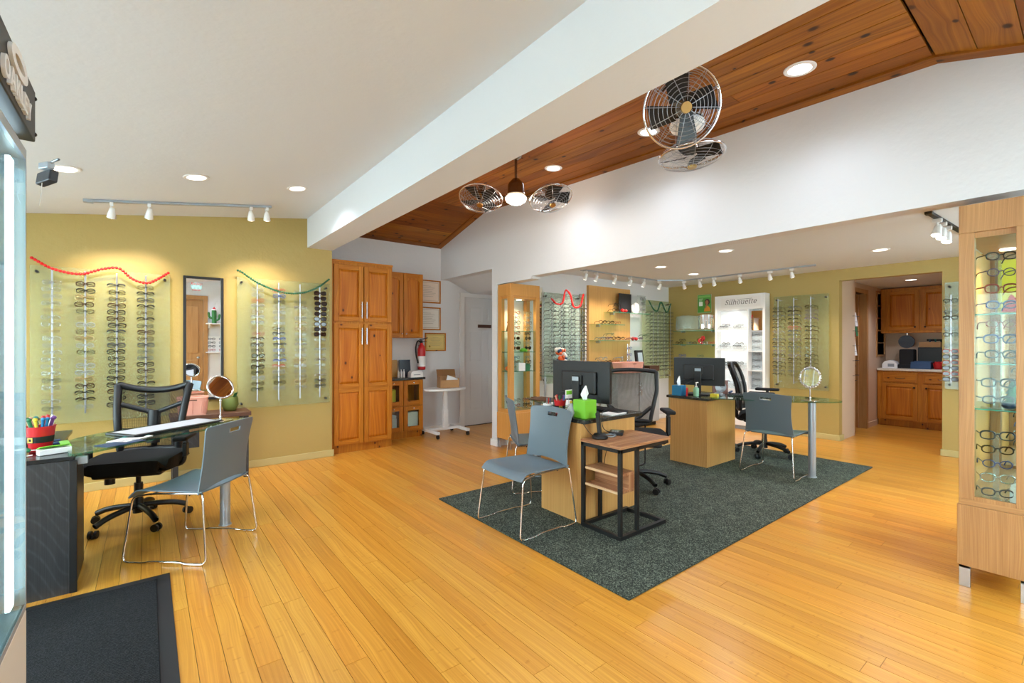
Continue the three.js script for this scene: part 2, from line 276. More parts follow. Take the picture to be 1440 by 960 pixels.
{
  const pc = struct('ceiling_wood', [board([1.6, yw(5) + 0.024, -0.5], [3.55, yw(5) + 0.024, -0.5], [3.55, yw(5) + 0.024, -5.1], [1.6, yw(5) + 0.024, -5.1], 0.08),
    board([1.6, yw(-1.1) + 0.1, 1.1], [3.55, yw(-1.1) + 0.1, 1.1], [3.55, yw(0.56) + 0.1, -0.56], [1.6, yw(0.56) + 0.1, -0.56], 0.1), board([1.6, yw(5) + 0.03, -5], [3.55, yw(5) + 0.03, -5], [3.55, yw(6.2) + 0.03, -6.2], [1.6, yw(6.2) + 0.03, -6.2], 0.06)], M.under);
  const r = rng(9), G = 0.0035;
  // flat field: boards along v, butt joints here and there
  for (let i = 0, u = 3.385; u > 1.66; i++, u -= 0.135) {
    const joints = [0.565, ...(i % 3 === 1 ? [2.1 + r() * 2] : i % 3 === 2 ? [1.2 + r(), 3.4 + r()] : [2.8 + r()]), 5];
    for (let k = 0; k + 1 < joints.length; k++) { const a = joints[k] + 0.003, b = joints[k + 1] - 0.0015; part('ceiling_board', board([u - 0.135 + G, yw(a), -a], [u - G / 2, yw(a), -a], [u - G / 2, yw(b), -b], [u - 0.135 + G, yw(b), -b], 0.018, r() * 4, r() * 4), M.pine[Math.floor(r() * 4)], pc); }
  }
  // sloping ends: boards along u
  for (let v = 0.555; v > -0.98; v -= 0.165) { const a = v, b = v - 0.165 + G; part('ceiling_board', board([1.68, yw(b), -b], [1.68, yw(a), -a], [3.39, yw(a), -a], [3.39, yw(b), -b], 0.018, r() * 4, r() * 4), M.pine[Math.floor(r() * 4)], pc); }
  for (let v = 5.004; v < 6.05; v += 0.135) { const a = v, b = Math.min(6.06, v + 0.135 - G); part('ceiling_board', board([1.68, yw(a), -a], [1.68, yw(b), -b], [3.39, yw(b), -b], [3.39, yw(a), -a], 0.018, r() * 4, r() * 4), M.pine[Math.floor(r() * 4)], pc); }
  // edge boards along the white walls
  for (const [a, b] of [[-0.98, 0.56], [0.56, 5], [5, 6.15]]) part('edge_board', board([3.387, yw(a) - 0.012, -a], [3.48, yw(a) - 0.012, -a], [3.48, yw(b) - 0.012, -b], [3.387, yw(b) - 0.012, -b], 0.03, 1, 1), M.pine[1], pc);
  part('edge_board', board([1.68, yw(6.05) - 0.012, -6.05], [1.68, yw(6.15) - 0.012, -6.15], [3.387, yw(6.15) - 0.012, -6.15], [3.387, yw(6.05) - 0.012, -6.05], 0.03, 2, 1), M.pine[3], pc);
}

// ---- windows and doors
function glazing(name, u, v0, v1, y0, y1, rearwall, bars) {          // frame, mullions and pane in an opening
  const along = (a, b, c, d, e, f) => rearwall ? B(a, b, c, d, -1.1 + e, -1.1 + f) : B(u + e, u + f, c, d, a, b);
  const o = struct(name, [along(v0, v1, y0, y0 + 0.05, 0.01, 0.09), along(v0, v1, y1 - 0.05, y1, 0.01, 0.09), ...bars.map((b) => along(b - 0.025, b + 0.025, y0 + 0.05, y1 - 0.05, 0.01, 0.09))], M.silverPaint);
  const edges = bars; for (let i = 0; i + 1 < edges.length; i++) part('pane', along(edges[i] + 0.025, edges[i + 1] - 0.025, y0 + 0.05, y1 - 0.05, 0.045, 0.051), M.glass, o);
  return o;
}
glazing('window_1', -2.02, -0.75, 1.95, 0.45, 2.02, false, [-0.725, 0.6, 1.925]);
glazing('window_2', -2.02, 3.35, 5.1, 0.45, 2.02, false, [3.375, 4.22, 5.075]);
glazing('window_3', 0, 1.75, 3.3, 0.7, 2.2, true, [1.775, 2.52, 3.275]);
glazing('window_4', 0, 4.2, 6.4, 0.7, 2.1, true, [4.225, 5.3, 6.375]);
{ const d = glazing('door_1', -2.02, 2.15, 3.1, 0, 2.02, false, [2.2, 3.05]); part('push_bar', [rod([-1.9, 1.0, -2.3], [-1.9, 1.0, -2.95], 0.014), rod([-1.9, 1.0, -2.32], [-1.97, 1.0, -2.32], 0.01), rod([-1.9, 1.0, -2.93], [-1.97, 1.0, -2.93], 0.01)], M.steel, d); }
struct('ground_outside', [B(-9, -2.02, -0.2, -0.1, -6, 9), B(-2.02, 9.9, -0.2, -0.1, -7, -1.12)], mat(0xc4c6c8, 0.9));

function raised(w, h, t = 0.02, st = 0.055, bev = 0.028) {          // frame and raised panel of a cabinet door, lower left corner at 0 0, front +z
  const frame = [box(0, st, 0, h, 0, t, 0.003), box(w - st, w, 0, h, 0, t, 0.003), box(st, w - st, 0, st, 0, t, 0.003, 1, 'x'), box(st, w - st, h - st, h, 0, t, 0.003, 1, 'x')];
  const x0 = st, x1 = w - st, y0 = st, y1 = h - st, g = new THREE.BufferGeometry(), a = [[x0, y0], [x1, y0], [x1, y1], [x0, y1]], c = [[x0 + bev, y0 + bev], [x1 - bev, y0 + bev], [x1 - bev, y1 - bev], [x0 + bev, y1 - bev]], z0 = t * 0.25, z1 = t * 0.92, pos = [];
  for (let i = 0; i < 4; i++) { const j = (i + 1) % 4; for (const [p, z] of [[a[i], z0], [a[j], z0], [c[j], z1], [a[i], z0], [c[j], z1], [c[i], z1]]) pos.push(p[0], p[1], z); }
  for (const p of [c[0], c[1], c[2], c[0], c[2], c[3]]) pos.push(p[0], p[1], z1);
  g.setAttribute('position', new THREE.Float32BufferAttribute(pos, 3)); g.computeVertexNormals();
  return { frame, panel: metric(plain(g), 'y', R() * 3, R() * 3) };
}
{ // white six panel door in the hall
  const d = struct('door_2', [B(3.875, 4.715, 0.015, 2.038, 6.17, 6.205)], M.doorWhite); const r = 0.006;
  const F = 6.165;
  part('door_face', [B(3.9, 3.985, 0.015, 2.02, F, 6.17), B(4.245, 4.335, 0.015, 2.02, F, 6.17), B(4.595, 4.68, 0.015, 2.02, F, 6.17), ...[[0.015, 0.24], [0.86, 1.0], [1.52, 1.64], [1.9, 2.02]].flatMap(([a, b]) => [B(3.985, 4.245, a, b, F, 6.17), B(4.335, 4.595, a, b, F, 6.17)])], M.doorWhite, d);
  for (const [a, b] of [[3.985, 4.245], [4.335, 4.595]]) for (const [c, e] of [[0.24, 0.86], [1.0, 1.52], [1.64, 1.9]]) part('door_panel', B(a + 0.03, b - 0.03, c + 0.03, e - 0.03, F - 0.001, 6.172, 0.004), M.doorWhite, d);
  part('name_plate', B(4.16, 4.42, 1.555, 1.605, 6.155, 6.165, 0.002), M.brown, d, 'dark brown name plate');
  struct('trim_1', [B(3.81, 3.89, 0, 2.09, 6.13, 6.15), B(4.69, 4.77, 0, 2.09, 6.13, 6.15), B(3.89, 4.69, 2.03, 2.09, 6.13, 6.15)], M.trim);
}
{ // wooden door behind the photographer (seen in the wall mirror)
  const d = struct('door_3', B(0.12, 0.95, 0.01, 2.24, -1.09, -1.05), M.oak);
  for (const [a, b] of [[0.2, 0.5], [0.57, 0.87]]) for (const [c, e] of [[0.2, 0.95], [1.1, 2.1]]) part('door_panel', B(a, b, c, e, -1.06, -1.035, 0.01), M.oak, d);
  part('door_handle', [rod([0.86, 1.0, 1.05], [0.86, 1.0, 0.98], 0.01), sph(0.028, 0.86, 1.0, 0.97)], M.steel, d);
  struct('trim_2', [B(0.03, 0.12, 0, 2.33, -1.0, -0.98), B(0.95, 1.03, 0, 2.33, -1.0, -0.98), B(0.12, 0.95, 2.24, 2.33, -1.0, -0.98)], M.oak);
}
// door opening of the store room beside the nook
struct('trim_3', [B(8.07, 8.12, 0, 2.12, 2.2, 2.3), B(8.66, 8.72, 0, 2.12, 2.2, 2.3), B(8.12, 8.66, 2.06, 2.12, 2.2, 2.3), B(8.64, 8.66, 0, 2.06, 2.2, 2.32)], M.oak);
{ const d = struct('door_4', B(8.6, 8.64, 0.01, 2.05, 2.3, 2.9), M.oak); part('door_handle', [rod([8.6, 0.98, -2.82], [8.54, 0.98, -2.82], 0.01), sph(0.025, 8.53, 0.98, -2.82)], M.brass, d); }

// ---- baseboards
struct('baseboard_back', B(-1.9, 1.7, 0, 0.075, 5.485, 5.5, 0.004), M.greenTrim);
struct('baseboard_far', [B(7.235, 7.25, 0, 0.075, 2.14, 4.72, 0.004), B(7.235, 7.4, 0, 0.075, 2.135, 2.15, 0.004), B(7.235, 7.25, 0, 0.075, -1, 1.14, 0.004), B(7.235, 7.37, 0, 0.075, 1.13, 1.145, 0.004)], M.greenTrim);
struct('baseboard_pillar', [B(3.462, 3.48, 0, 0.085, 4.7, 4.848, 0.004), B(3.462, 3.62, 0, 0.085, 4.83, 4.848, 0.004)], M.trim);
struct('baseboard_nook', [B(7.9, 8.07, 0, 0.08, 2.205, 2.22), B(8.72, 9.2, 0, 0.08, 2.205, 2.22)], M.tan);
struct('baseboard_showroom', B(3.62, 7.25, 0, 0.075, 4.705, 4.72, 0.004), M.trim);
struct('baseboard_hall', [B(3.1, 3.81, 0, 0.075, 6.135, 6.15)], M.trim);

// ---------------------------------------------------------------- lamps in and on the ceilings
const lampRing = join(lathe([[0.062, 0], [0.062, -0.004], [0.078, -0.006], [0.084, -0.002], [0.084, 0]], 28), lathe([[0.062, -0.003], [0.058, 0.02], [0.0001, 0.024]], 24));
const lampDisc = plain(new THREE.CircleGeometry(0.06, 28).rotateX(PI / 2).translate(0, -0.0045, 0));
function spot(parent, x, y, z, tx, ty, tz, cd, color, angle, size = 3) {
  const s = new THREE.SpotLight(color, cd, 0, angle, 0.9, 2); s.position.set(x, y, z); s.target.position.set(tx, ty, tz); s.castShadow = true; s.shadow.radius = size; s.name = 'spot'; parent.add(s, s.target); return s;
}
function downlight(u, y, v, cd, color, label, group, tiltU = 0, tiltV = 0) {
  const t = thing('recessed_downlight', label, 'ceiling light', [u, y, v], 0, group); t.rotation.z = tiltU; t.rotation.x = tiltV;
  part('trim_ring', lampRing, M.whitePlastic, t); part('lamp_lens', lampDisc, color === COOL ? M.lampCool : M.lampLens, t);
  spot(t, 0, -0.03, 0, 0, -1, 0, cd, color, 1.25, 3);
  return t;
}
const tl = Math.atan(0.145);
for (const [u, v, l] of [[-0.42, 4.154, 'white recessed downlight in the sloped ceiling above the red bead garland'], [0.287, 4.156, 'white recessed downlight in the sloped ceiling above the framed mirror'], [1.021, 4.3, 'white recessed downlight in the sloped ceiling next to the beam']]) downlight(u, yl(u) - 0.001, v, K.down, WARM, l, 'downlights in the sloped white ceiling', tl);
for (const [u, v] of [[0.5, 1.0], [0.9, -0.3], [-0.6, -0.3]]) downlight(u, yl(u) - 0.001, v, K.down, WARM, 'white recessed downlight in the sloped ceiling out over the entrance', 'entrance downlights', tl);
for (const [u, v, l] of [[2.98, 1.078, 'cool white recessed downlight in the pine ceiling close to the seam of the boards'], [3.035, 2.15, 'cool white recessed downlight in the pine ceiling behind the large fan cage'], [3.035, 3.215, 'cool white recessed downlight in the pine ceiling beside the lit fan']]) downlight(u, yw(v) - 0.001, v, K.wood, COOL, l, 'downlights in the pine ceiling', 0, 0.034);
for (const [u, v, l] of [[6.07, 1.43, 'flat white recessed downlight in the low ceiling before the kitchen nook'], [4.83, 2.46, 'flat white recessed downlight in the low ceiling just inside the wide opening'], [6.1, 3.57, 'flat white recessed downlight in the low ceiling by the corner track'], [5.2, 3.5, 'flat white recessed downlight hidden in the low ceiling'], [5.0, 0.1, 'flat white recessed downlight in the low ceiling behind the oak case']]) downlight(u, 2.289, v, K.low, WARM, l, 'downlights in the low ceiling');
downlight(8.44, 2.199, 1.64, 5, WARM, 'recessed downlight in the ceiling of the kitchen nook', 'nook light');
solo('ceiling_vent', [box(-0.14, 0.14, -0.012, 0, -0.04, 0.04), ...[-0.025, 0, 0.025].map((z) => box(-0.13, 0.13, -0.016, -0.012, z - 0.008, z + 0.008))], M.brown, 'dark slotted air vent in the ceiling of the kitchen nook', 'vent', [7.72, 2.2, 1.3], PI / 2);
{ const s = spot(scene, 4.95, 2.05, -5.5, 4.95, 0, -5.5, 1.5, WARM, 1.2); s.name = 'hall_spot'; const t = thing('hall_lamp', 'small flat lamp on the hall ceiling behind the white wall', 'ceiling light', [4.95, 2.09, 5.5]); part('lamp_base', cyl(0.07, 0.07, 0.012, 0, -0.012, 0), M.whitePlastic, t); part('lamp_lens', cyl(0.06, 0.06, 0.006, 0, -0.018, 0), M.lampLens, t); }

// track lamps: a rail and heads that can be turned
function trackHead(u, y, v, aim, cd, label, group, s = 1) {
  const t = thing('track_lamp', label, 'track light', [u, y, v], 0, group);
  part('adapter', box(-0.012, 0.012, -0.03, 0, -0.03, 0.03, 0.004), M.trim, t);
  part('stem', rod([0, -0.03, 0], [0, -0.07 * s, 0], 0.006), M.trim, t);
  const d = V(...aim).normalize(), h = new THREE.Group(); h.name = 'lamp_head'; h.position.set(0, -0.085 * s, 0); h.quaternion.setFromUnitVectors(V(0, -1, 0), d); t.add(h);
  part('lamp_shade', lathe([[0.0001, 0.05], [0.014, 0.048], [0.02, 0.03], [0.026, 0], [0.03, -0.03], [0.0285, -0.03], [0.022, -0.006], [0.0001, 0]].map(([x, yy]) => [x * s, yy * s]), 18), M.trim, h);
  part('lamp_lens', put(plain(new THREE.SphereGeometry(0.028 * s, 18, 5, 0, 2 * PI, 0, PI / 2).rotateX(PI).scale(1, 0.4, 1)), 0, -0.026 * s, 0), M.lampLens, h);
  const p = d.clone().multiplyScalar(0.05 * s); spot(t, p.x, -0.085 * s + p.y, p.z, d.x, -0.085 * s + d.y, d.z, cd, TRACK, 0.75, 1.3);
  return t;
}
function rail(name, pts, label, m = M.silverPaint) { const g = []; for (let i = 0; i + 1 < pts.length; i++) { const a = V(...pts[i]), b = V(...pts[i + 1]), L = a.distanceTo(b); const q = new THREE.BoxGeometry(0.034, 0.018, L); q.lookAt(b.clone().sub(a)); q.translate((a.x + b.x) / 2, (a.y + b.y) / 2, (a.z + b.z) / 2); g.push(metric(q)); } const t = thing(name, label, 'track', [0, 0, 0]); part('rail', g, m, t); for (const e of [pts[0], pts[pts.length - 1]]) part('end_cap', sph(0.014, ...e, 8, 6), m, t); part('feed_box', box(pts[0][0] - 0.03, pts[0][0] + 0.03, pts[0][1] - 0.014, pts[0][1] + 0.01, pts[0][2] - 0.022, pts[0][2] + 0.022, 0.003), m, t); return t; }
rail('light_rail', [[-0.367, yl(-0.367) - 0.012, -4.96], [0.937, yl(0.937) - 0.012, -4.96]], 'silver light rail on the sloped ceiling in front of the olive wall');
for (const [u, l] of [[-0.226, 'white track lamp at the far end of the rail over the red garland'], [0.014, 'white track lamp second on the rail over the red garland'], [0.77, 'white track lamp over the green garland, inner of the close pair'], [0.905, 'white track lamp at the rail end over the green garland']]) trackHead(u, yl(u) - 0.022, 4.96, [u < 0.3 ? -0.12 : 0.1, -1, u < 0.3 ? -0.6 : -0.4], K.track, l, 'lamps on the rail by the olive wall', 1.05);
rail('light_rail', [[4.55, 2.279, -4.25], [6.2, 2.279, -4.25], [6.55, 2.279, -4.0], [6.55, 2.279, -2.2]], 'silver light rail turning the corner under the low ceiling');
[[4.6, 'end of the row by the display case'], [4.81, 'above the red tinsel garland'], [5.2, 'above the edge of the wooden back panel'], [5.55, 'above the middle of the wooden back panel'], [5.87, 'above the black picture on the shelf'], [6.28, 'above the green tinsel garland']].forEach(([u, l]) => trackHead(u, 2.27, 4.25, [-0.1, -1, -0.5], K.rear, 'white track lamp ' + l, 'lamps on the rail by the white wall'));
[[3.99, 'above the glass shelves of the olive wall'], [3.73, 'above the green poster'], [3.51, 'between poster and white tower'], [3.13, 'above the white eyewear tower'], [2.73, 'between tower and acrylic panel'], [2.46, 'above the acrylic panel beside the nook']].forEach(([v, l]) => trackHead(6.55, 2.27, v, [0.4, -1, 0.05], K.rear, 'white track lamp ' + l, 'lamps on the rail by the far olive wall'));
rail('light_rail', [[4.6, 2.279, -0.79], [5.8, 2.279, -0.74]], 'black light rail under the low ceiling behind the oak case', M.iron);
[[4.82, 'at the free end of the black rail'], [5.0, 'second on the black rail'], [5.2, 'third on the black rail, half behind the oak case']].forEach(([u, l]) => trackHead(u, 2.27, 0.78, [-0.35, -1, -0.1], K.track * 0.7, 'white track lamp ' + l, 'lamps on the black rail', 1.15));
// ================================================================ FURNITURE
// ---- carpet and entrance mat
{ const t = thing('area_carpet', 'dark grey green low pile carpet laid under the two maple desks', 'carpet', [3.94, 0, 2.442]);
  part('pile', box(-2.03, 2.03, 0, 0.011, -0.972, 0.972, 0.004), M.carpet, t); }
{ const t = thing('entrance_mat', 'charcoal ribbed entrance mat with a black rubber border', 'mat', [-0.62, 0, 2.66]);
  part('mat_top', box(-0.66, 0.66, 0.004, 0.012, -0.54, 0.54, 0.003), M.mat, t); part('rubber_border', [box(-0.72, 0.72, 0.0005, 0.005, -0.6, 0.6, 0.002)], M.rubber, t); }

// ---- guest chairs: moulded shell on a chrome sled frame, front +z
function guestChair(label, shell = M.shell) {
  const t = thing('guest_chair', label, 'chair', [0, 0, 0], 0, 'moulded guest chairs');
  part('seat', sheet((s, q) => { const x = (s - 0.5) * 0.46 * (1 - 0.04 * q), z = 0.235 - q * 0.445, e = (s - 0.5) * 2;
    let y = 0.425 - 0.022 * Math.sin(q * PI) * (1 - e * e) - 0.012 * q; if (q < 0.16) y -= 0.05 * ((0.16 - q) / 0.16) ** 2; return V(x, y + 0.006 * e * e, z); }, 18, 20, 0.008), shell, t);
  const nu = 34, nv = 30;
  part('backrest', sheet((s, q) => { const e = (s - 0.5) * 2, arch = 0.035 * (1 - e * e) ** 0.8 * (1 - q) ** 2, y = 0.405 + arch + q * (0.395 - arch) + 0.01 * (1 - e * e) * q;
    const w = 0.225 - 0.018 * Math.sin(q * PI) + 0.004 * q - (q > 0.93 ? 0.012 * ((q - 0.93) / 0.07) ** 2 : 0), r = q > 0.94 ? 0 : 0; return V(e * (w - r), y, -0.19 - 0.05 * q ** 1.4 - 0.035 * (1 - e * e) * (0.4 + 0.6 * q)); }, nu, nv, 0.008, (i, j) => { const x = (i + 0.5) / nu - 0.5; return j >= 25 && j <= 26 && Math.abs(x) < 0.125; }), shell, t);
  for (const k of [-1, 1]) {
    part('sled_leg', tube([[k * 0.2, 0.405, -0.2], [k * 0.205, 0.403, 0.1], [k * 0.222, 0.388, 0.215], [k * 0.245, 0.008, 0.258], [k * 0.25, 0.008, 0.12], [k * 0.248, 0.017, 0.09], [k * 0.248, 0.017, -0.1], [k * 0.25, 0.008, -0.13], [k * 0.25, 0.008, -0.258], [k * 0.218, 0.402, -0.215]], 0.0062, 90, 7, true, 0.035), M.chrome, t);
  }
  part('cross_bar', [rod([-0.2, 0.395, 0.12], [0.2, 0.395, 0.12], 0.005), rod([-0.2, 0.395, -0.12], [0.2, 0.395, -0.12], 0.005)], M.chrome, t);
  return t;
}
const gc = guestChair('blue grey moulded chair with its back against the front desk, facing the open floor');
gc.position.set(2.155, 0.011, -2.565); gc.rotation.y = LEFTWARD;
copy(gc, 'blue grey moulded chair tucked behind another, turned toward the glass wing of the front desk', [2.79, 0.011, 3.19], 1.05);
copy(gc, 'blue grey moulded chair seen from behind at the rear desk with the round mirror', [4.96, 0.011, 2.0], RIGHTWARD + 0.0);
const gl = copy(gc, 'blue grey moulded chair drawn up to the black desk under the olive wall', [0.24, 0, 3.59], 0); gl.rotation.y = -2.29; 

// ---- task chairs: five star base with castors, gas column, cushion, mesh back; front +z
function starBase(t, r0 = 0) {
  part('hub', [cyl(0.034, 0.03, 0.1, 0, 0.075, 0), cyl(0.027, 0.027, 0.12, 0, 0.17, 0), cyl(0.016, 0.016, 0.16, 0, 0.26, 0)], M.black, t);
  for (let k = 0; k < 5; k++) {
    const a = r0 + k * PI * 0.4, leg = part('base_arm', put(wire([[0.02, 0.125, 0], [0.12, 0.118, 0], [0.22, 0.1, 0], [0.285, 0.074, 0]], 0.02, 10, 7), 0, 0, 0, a), M.black, t);
    part('castor', [cyl(0.026, 0.026, 0.016, 0, 0.008, 0, 16), cyl(0.026, 0.026, 0.016, 0, -0.024, 0, 16), box(-0.014, 0.014, -0.008, 0.008, 0, 0.03, 0.004)].map((g) => put(put(g, 0, 0, 0, 0, PI / 2), Math.cos(a) * 0.295, 0.0262, -Math.sin(a) * 0.295, a + 0.6)), M.black, leg);
  }
}
function cushion(w, d, y, h) { return sheet((s, q) => { const e = (s - 0.5) * 2, f = (q - 0.5) * 2, k = 1 - 0.16 * Math.abs(f) ** 3, c = Math.sqrt(Math.max(0, 1 - 0.5 * Math.abs(e) ** 4 - 0.5 * Math.abs(f) ** 4)); return V(e * w / 2 * k, y + 0.02 * (c - 1) - (f < -0.6 ? 0.05 * (-f - 0.6) : 0), -f * d / 2 * (1 - 0.1 * Math.abs(e) ** 3) * -1); }, 14, 14, h); }
function armrest(t, k, h = 0.66, pad = true) {
  const a = part('arm_post', [tube([[k * 0.18, 0.4, 0], [k * 0.28, 0.4, 0], [k * 0.29, h - 0.02, 0.0]], 0.016, 16, 8, false, 0.05), box(k * 0.29 - 0.016, k * 0.29 + 0.016, 0.46, h - 0.05, -0.03, 0.03, 0.008)], M.black, t);
  part('arm_pad', box(k * 0.285 - 0.045, k * 0.285 + 0.045, h - 0.02, h + 0.012, -0.13, 0.13, 0.014, 2), M.blackMatte, a);
}
function backCurve(w, top, y0, H, lean = 0.1) { return (s, q) => { const e = (s - 0.5) * 2, W = w * (0.78 + 0.22 * q); return V(e * W / 2, y0 + q * (H + top(e)), -0.21 - lean * q - 0.05 * (1 - e * e) + 0.04 * Math.sin(q * PI)); }; }
function meshBack(t, f, rim, ribs) {
  const ring = []; for (let k = 0; k <= 12; k++) ring.push(f(k / 12, 0)); for (let k = 1; k <= 12; k++) ring.push(f(1, k / 12)); for (let k = 1; k <= 12; k++) ring.push(f(1 - k / 12, 1)); for (let k = 1; k < 12; k++) ring.push(f(0, 1 - k / 12));
  const bk = part('back_frame', [wire(ring, rim, 90, 7, true), ...ribs.map(([pts, r]) => wire(pts.map(([a, b]) => f(a, b).add(V(0, 0, -0.012))), r, 16, 6))], M.black, t);
  const net = sheet(f, 10, 12, 0.003); const uv = net.attributes.uv; for (let i = 0; i < uv.count; i++) uv.setXY(i, uv.getX(i) * 0.45, uv.getY(i) * 0.5);
  part('mesh', net, M.net, bk);
}
{ // at the black desk: wide mesh back with a butterfly support
  const t = thing('task_chair', 'black task chair with a wide butterfly mesh back behind the black desk', 'office chair', [-0.05, 0, 4.33], -0.32);
  starBase(t, 0.35); part('seat', cushion(0.52, 0.5, 0.455, 0.09), M.fabric, t); part('seat_pan', [box(-0.2, 0.2, 0.375, 0.41, -0.2, 0.2, 0.02), cyl(0.03, 0.03, 0.1, -0.13, 0.32, 0.1)], M.black, t);
  part('back_stem', tube([[0, 0.38, -0.1], [0, 0.38, -0.29], [0, 0.6, -0.3]], 0.022, 18, 8, false, 0.06), M.black, t);
  meshBack(t, backCurve(0.47, (e) => 0.05 * Math.abs(e) ** 2 - 0.02, 0.48, 0.47), 0.026, [[[[0.02, 0.72], [0.35, 0.66], [0.5, 0.62], [0.65, 0.66], [0.98, 0.72]], 0.02], [[[0.02, 0.32], [0.3, 0.3], [0.5, 0.25], [0.7, 0.3], [0.98, 0.32]], 0.02], [[[0.5, 0.66], [0.5, 0.1]], 0.045]]);
  for (const k of [-1, 1]) armrest(t, k, 0.61);
}
{ // at the front desk: squared mesh back narrowing downward
  const t = thing('task_chair', 'black task chair with a squared open mesh back behind the front desk', 'office chair', [3.5, 0.013, 2.62], LEFTWARD + 0.8);
  starBase(t, 0.15); part('seat', cushion(0.5, 0.5, 0.46, 0.08), M.fabric, t); part('seat_pan', box(-0.2, 0.2, 0.38, 0.415, -0.2, 0.2, 0.02), M.black, t);
  part('back_stem', [tube([[0, 0.39, -0.1], [0, 0.39, -0.3], [0, 0.56, -0.29]], 0.026, 18, 8, false, 0.06)], M.black, t);
  meshBack(t, (s, q) => { const e = (s - 0.5) * 2, W = 0.5 * (0.7 + 0.3 * Math.min(1, q * 1.6)); return V(e * W / 2, 0.54 + q * 0.47 + 0.02 * (1 - e * e) * q - (q < 0.3 ? 0 : 0), -0.24 - 0.09 * q - 0.035 * (1 - e * e)); }, 0.02, [[[[0.03, 0.28], [0.5, 0.0], [0.97, 0.28]], 0.02]]);
  for (const k of [-1, 1]) armrest(t, k, 0.68);
}
{ // at the rear desk: tall narrow mesh back, armrests up
  const t = thing('task_chair', 'black task chair with a tall rounded mesh back and raised armrests at the rear desk', 'office chair', [5.66, 0.013, 2.42], 0.3);
  starBase(t, 0.5); part('seat', cushion(0.5, 0.48, 0.47, 0.08), M.fabric, t); part('seat_pan', [box(-0.2, 0.2, 0.38, 0.42, -0.2, 0.2, 0.02), sph(0.025, -0.24, 0.4, 0.05, 10, 8), sph(0.025, -0.24, 0.4, -0.05, 10, 8)], M.black, t);
  part('back_stem', tube([[0, 0.39, -0.1], [0, 0.39, -0.3], [0, 0.62, -0.3]], 0.024, 18, 8, false, 0.06), M.black, t);
  meshBack(t, (s, q) => { const e = (s - 0.5) * 2, W = 0.46 * (0.74 + 0.26 * q) * (q > 0.7 ? Math.sqrt(1 - ((q - 0.7) / 0.3) ** 2 * 0.75) : 1); return V(e * W / 2, 0.52 + q * 0.53, -0.23 - 0.1 * q - 0.05 * (1 - e * e) + 0.04 * Math.sin(q * PI)); }, 0.021, [[[[0.08, 0.02], [0.42, 0.5], [0.44, 0.97]], 0.016], [[[0.92, 0.02], [0.58, 0.5], [0.56, 0.97]], 0.016]]);
  for (const k of [-1, 1]) armrest(t, k, 0.735);
}

// ---- desks: a veneered pedestal with a dark top and a leaf shaped glass wing on a steel column
function leafGlass(t, pts, y, th = 0.012, name = 'glass_wing') {        // pts: plan outline (x, z) in the desk's axes
  const c = new THREE.CatmullRomCurve3(pts.map(([x, z]) => V(x, 0, z)), true, 'centripetal'), o = c.getPoints(60).slice(0, -1);
  const g = extrude(o.map((p) => [p.x, -p.z]), th, 0); g.rotateX(-PI / 2); g.translate(0, y, 0);
  const m = part(name, g, M.glassTop, t);
  const pos = []; for (let i = 0; i < o.length; i++) { const a = o[i], b = o[(i + 1) % o.length]; for (const [p, yy] of [[a, y], [b, y], [b, y + th], [a, y], [b, y + th], [a, y + th]]) pos.push(p.x, yy, p.z); }
  const e = new THREE.BufferGeometry(); e.setAttribute('position', new THREE.Float32BufferAttribute(pos, 3)); e.computeVertexNormals(); part('glass_edge', e, M.glassEdge, m, 'green polished glass edge');
  return m;
}
function column(t, x, z, h, r = 0.033) { const c = part('column_leg', cyl(r, r, h, x, 0, z, 24), M.silverPaint, t); part('foot_plate', cyl(r * 1.25, r * 1.2, 0.008, x, 0, z, 24), M.silverPaint, c); }
{ // front desk
  const t = thing('maple_desk', 'maple veneer front desk with a black stone top carrying the lime green tissue box', 'desk', [2.44, 0.011, 2.3]);
  part('pedestal', [box(0, 0.62, 0, 0.715, -0.42, 0)], M.maple, t); part('stone_top', box(-0.008, 0.66, 0.715, 0.745, -0.46, 0.045, 0.005, 1, 'x'), M.granite, t);
  leafGlass(t, [[0.32, -0.47], [0.34, -0.7], [0.42, -1.0], [0.56, -1.25], [0.7, -1.05], [0.72, -0.65], [0.64, -0.47]], 0.745); column(t, 0.56, -1.1, 0.745);
}
{ // rear desk
  const t = thing('maple_desk', 'maple veneer rear desk with a long glass wing carrying a round chrome mirror', 'desk', [4.56, 0.011, 2.52]);
  part('pedestal', box(0, 0.6, 0, 0.695, -0.43, 0), M.maple, t); part('stone_top', box(-0.03, 0.63, 0.695, 0.722, -0.46, 0.03, 0.005, 1, 'x'), M.granite, t);
  leafGlass(t, [[0.0, 0.05], [0.1, 0.32], [0.34, 0.72], [0.66, 0.985], [0.84, 0.9], [0.86, 0.6], [0.74, 0.2], [0.6, 0.045], [0.3, 0.04]], 0.722); column(t, 0.49, 0.8, 0.722);
}
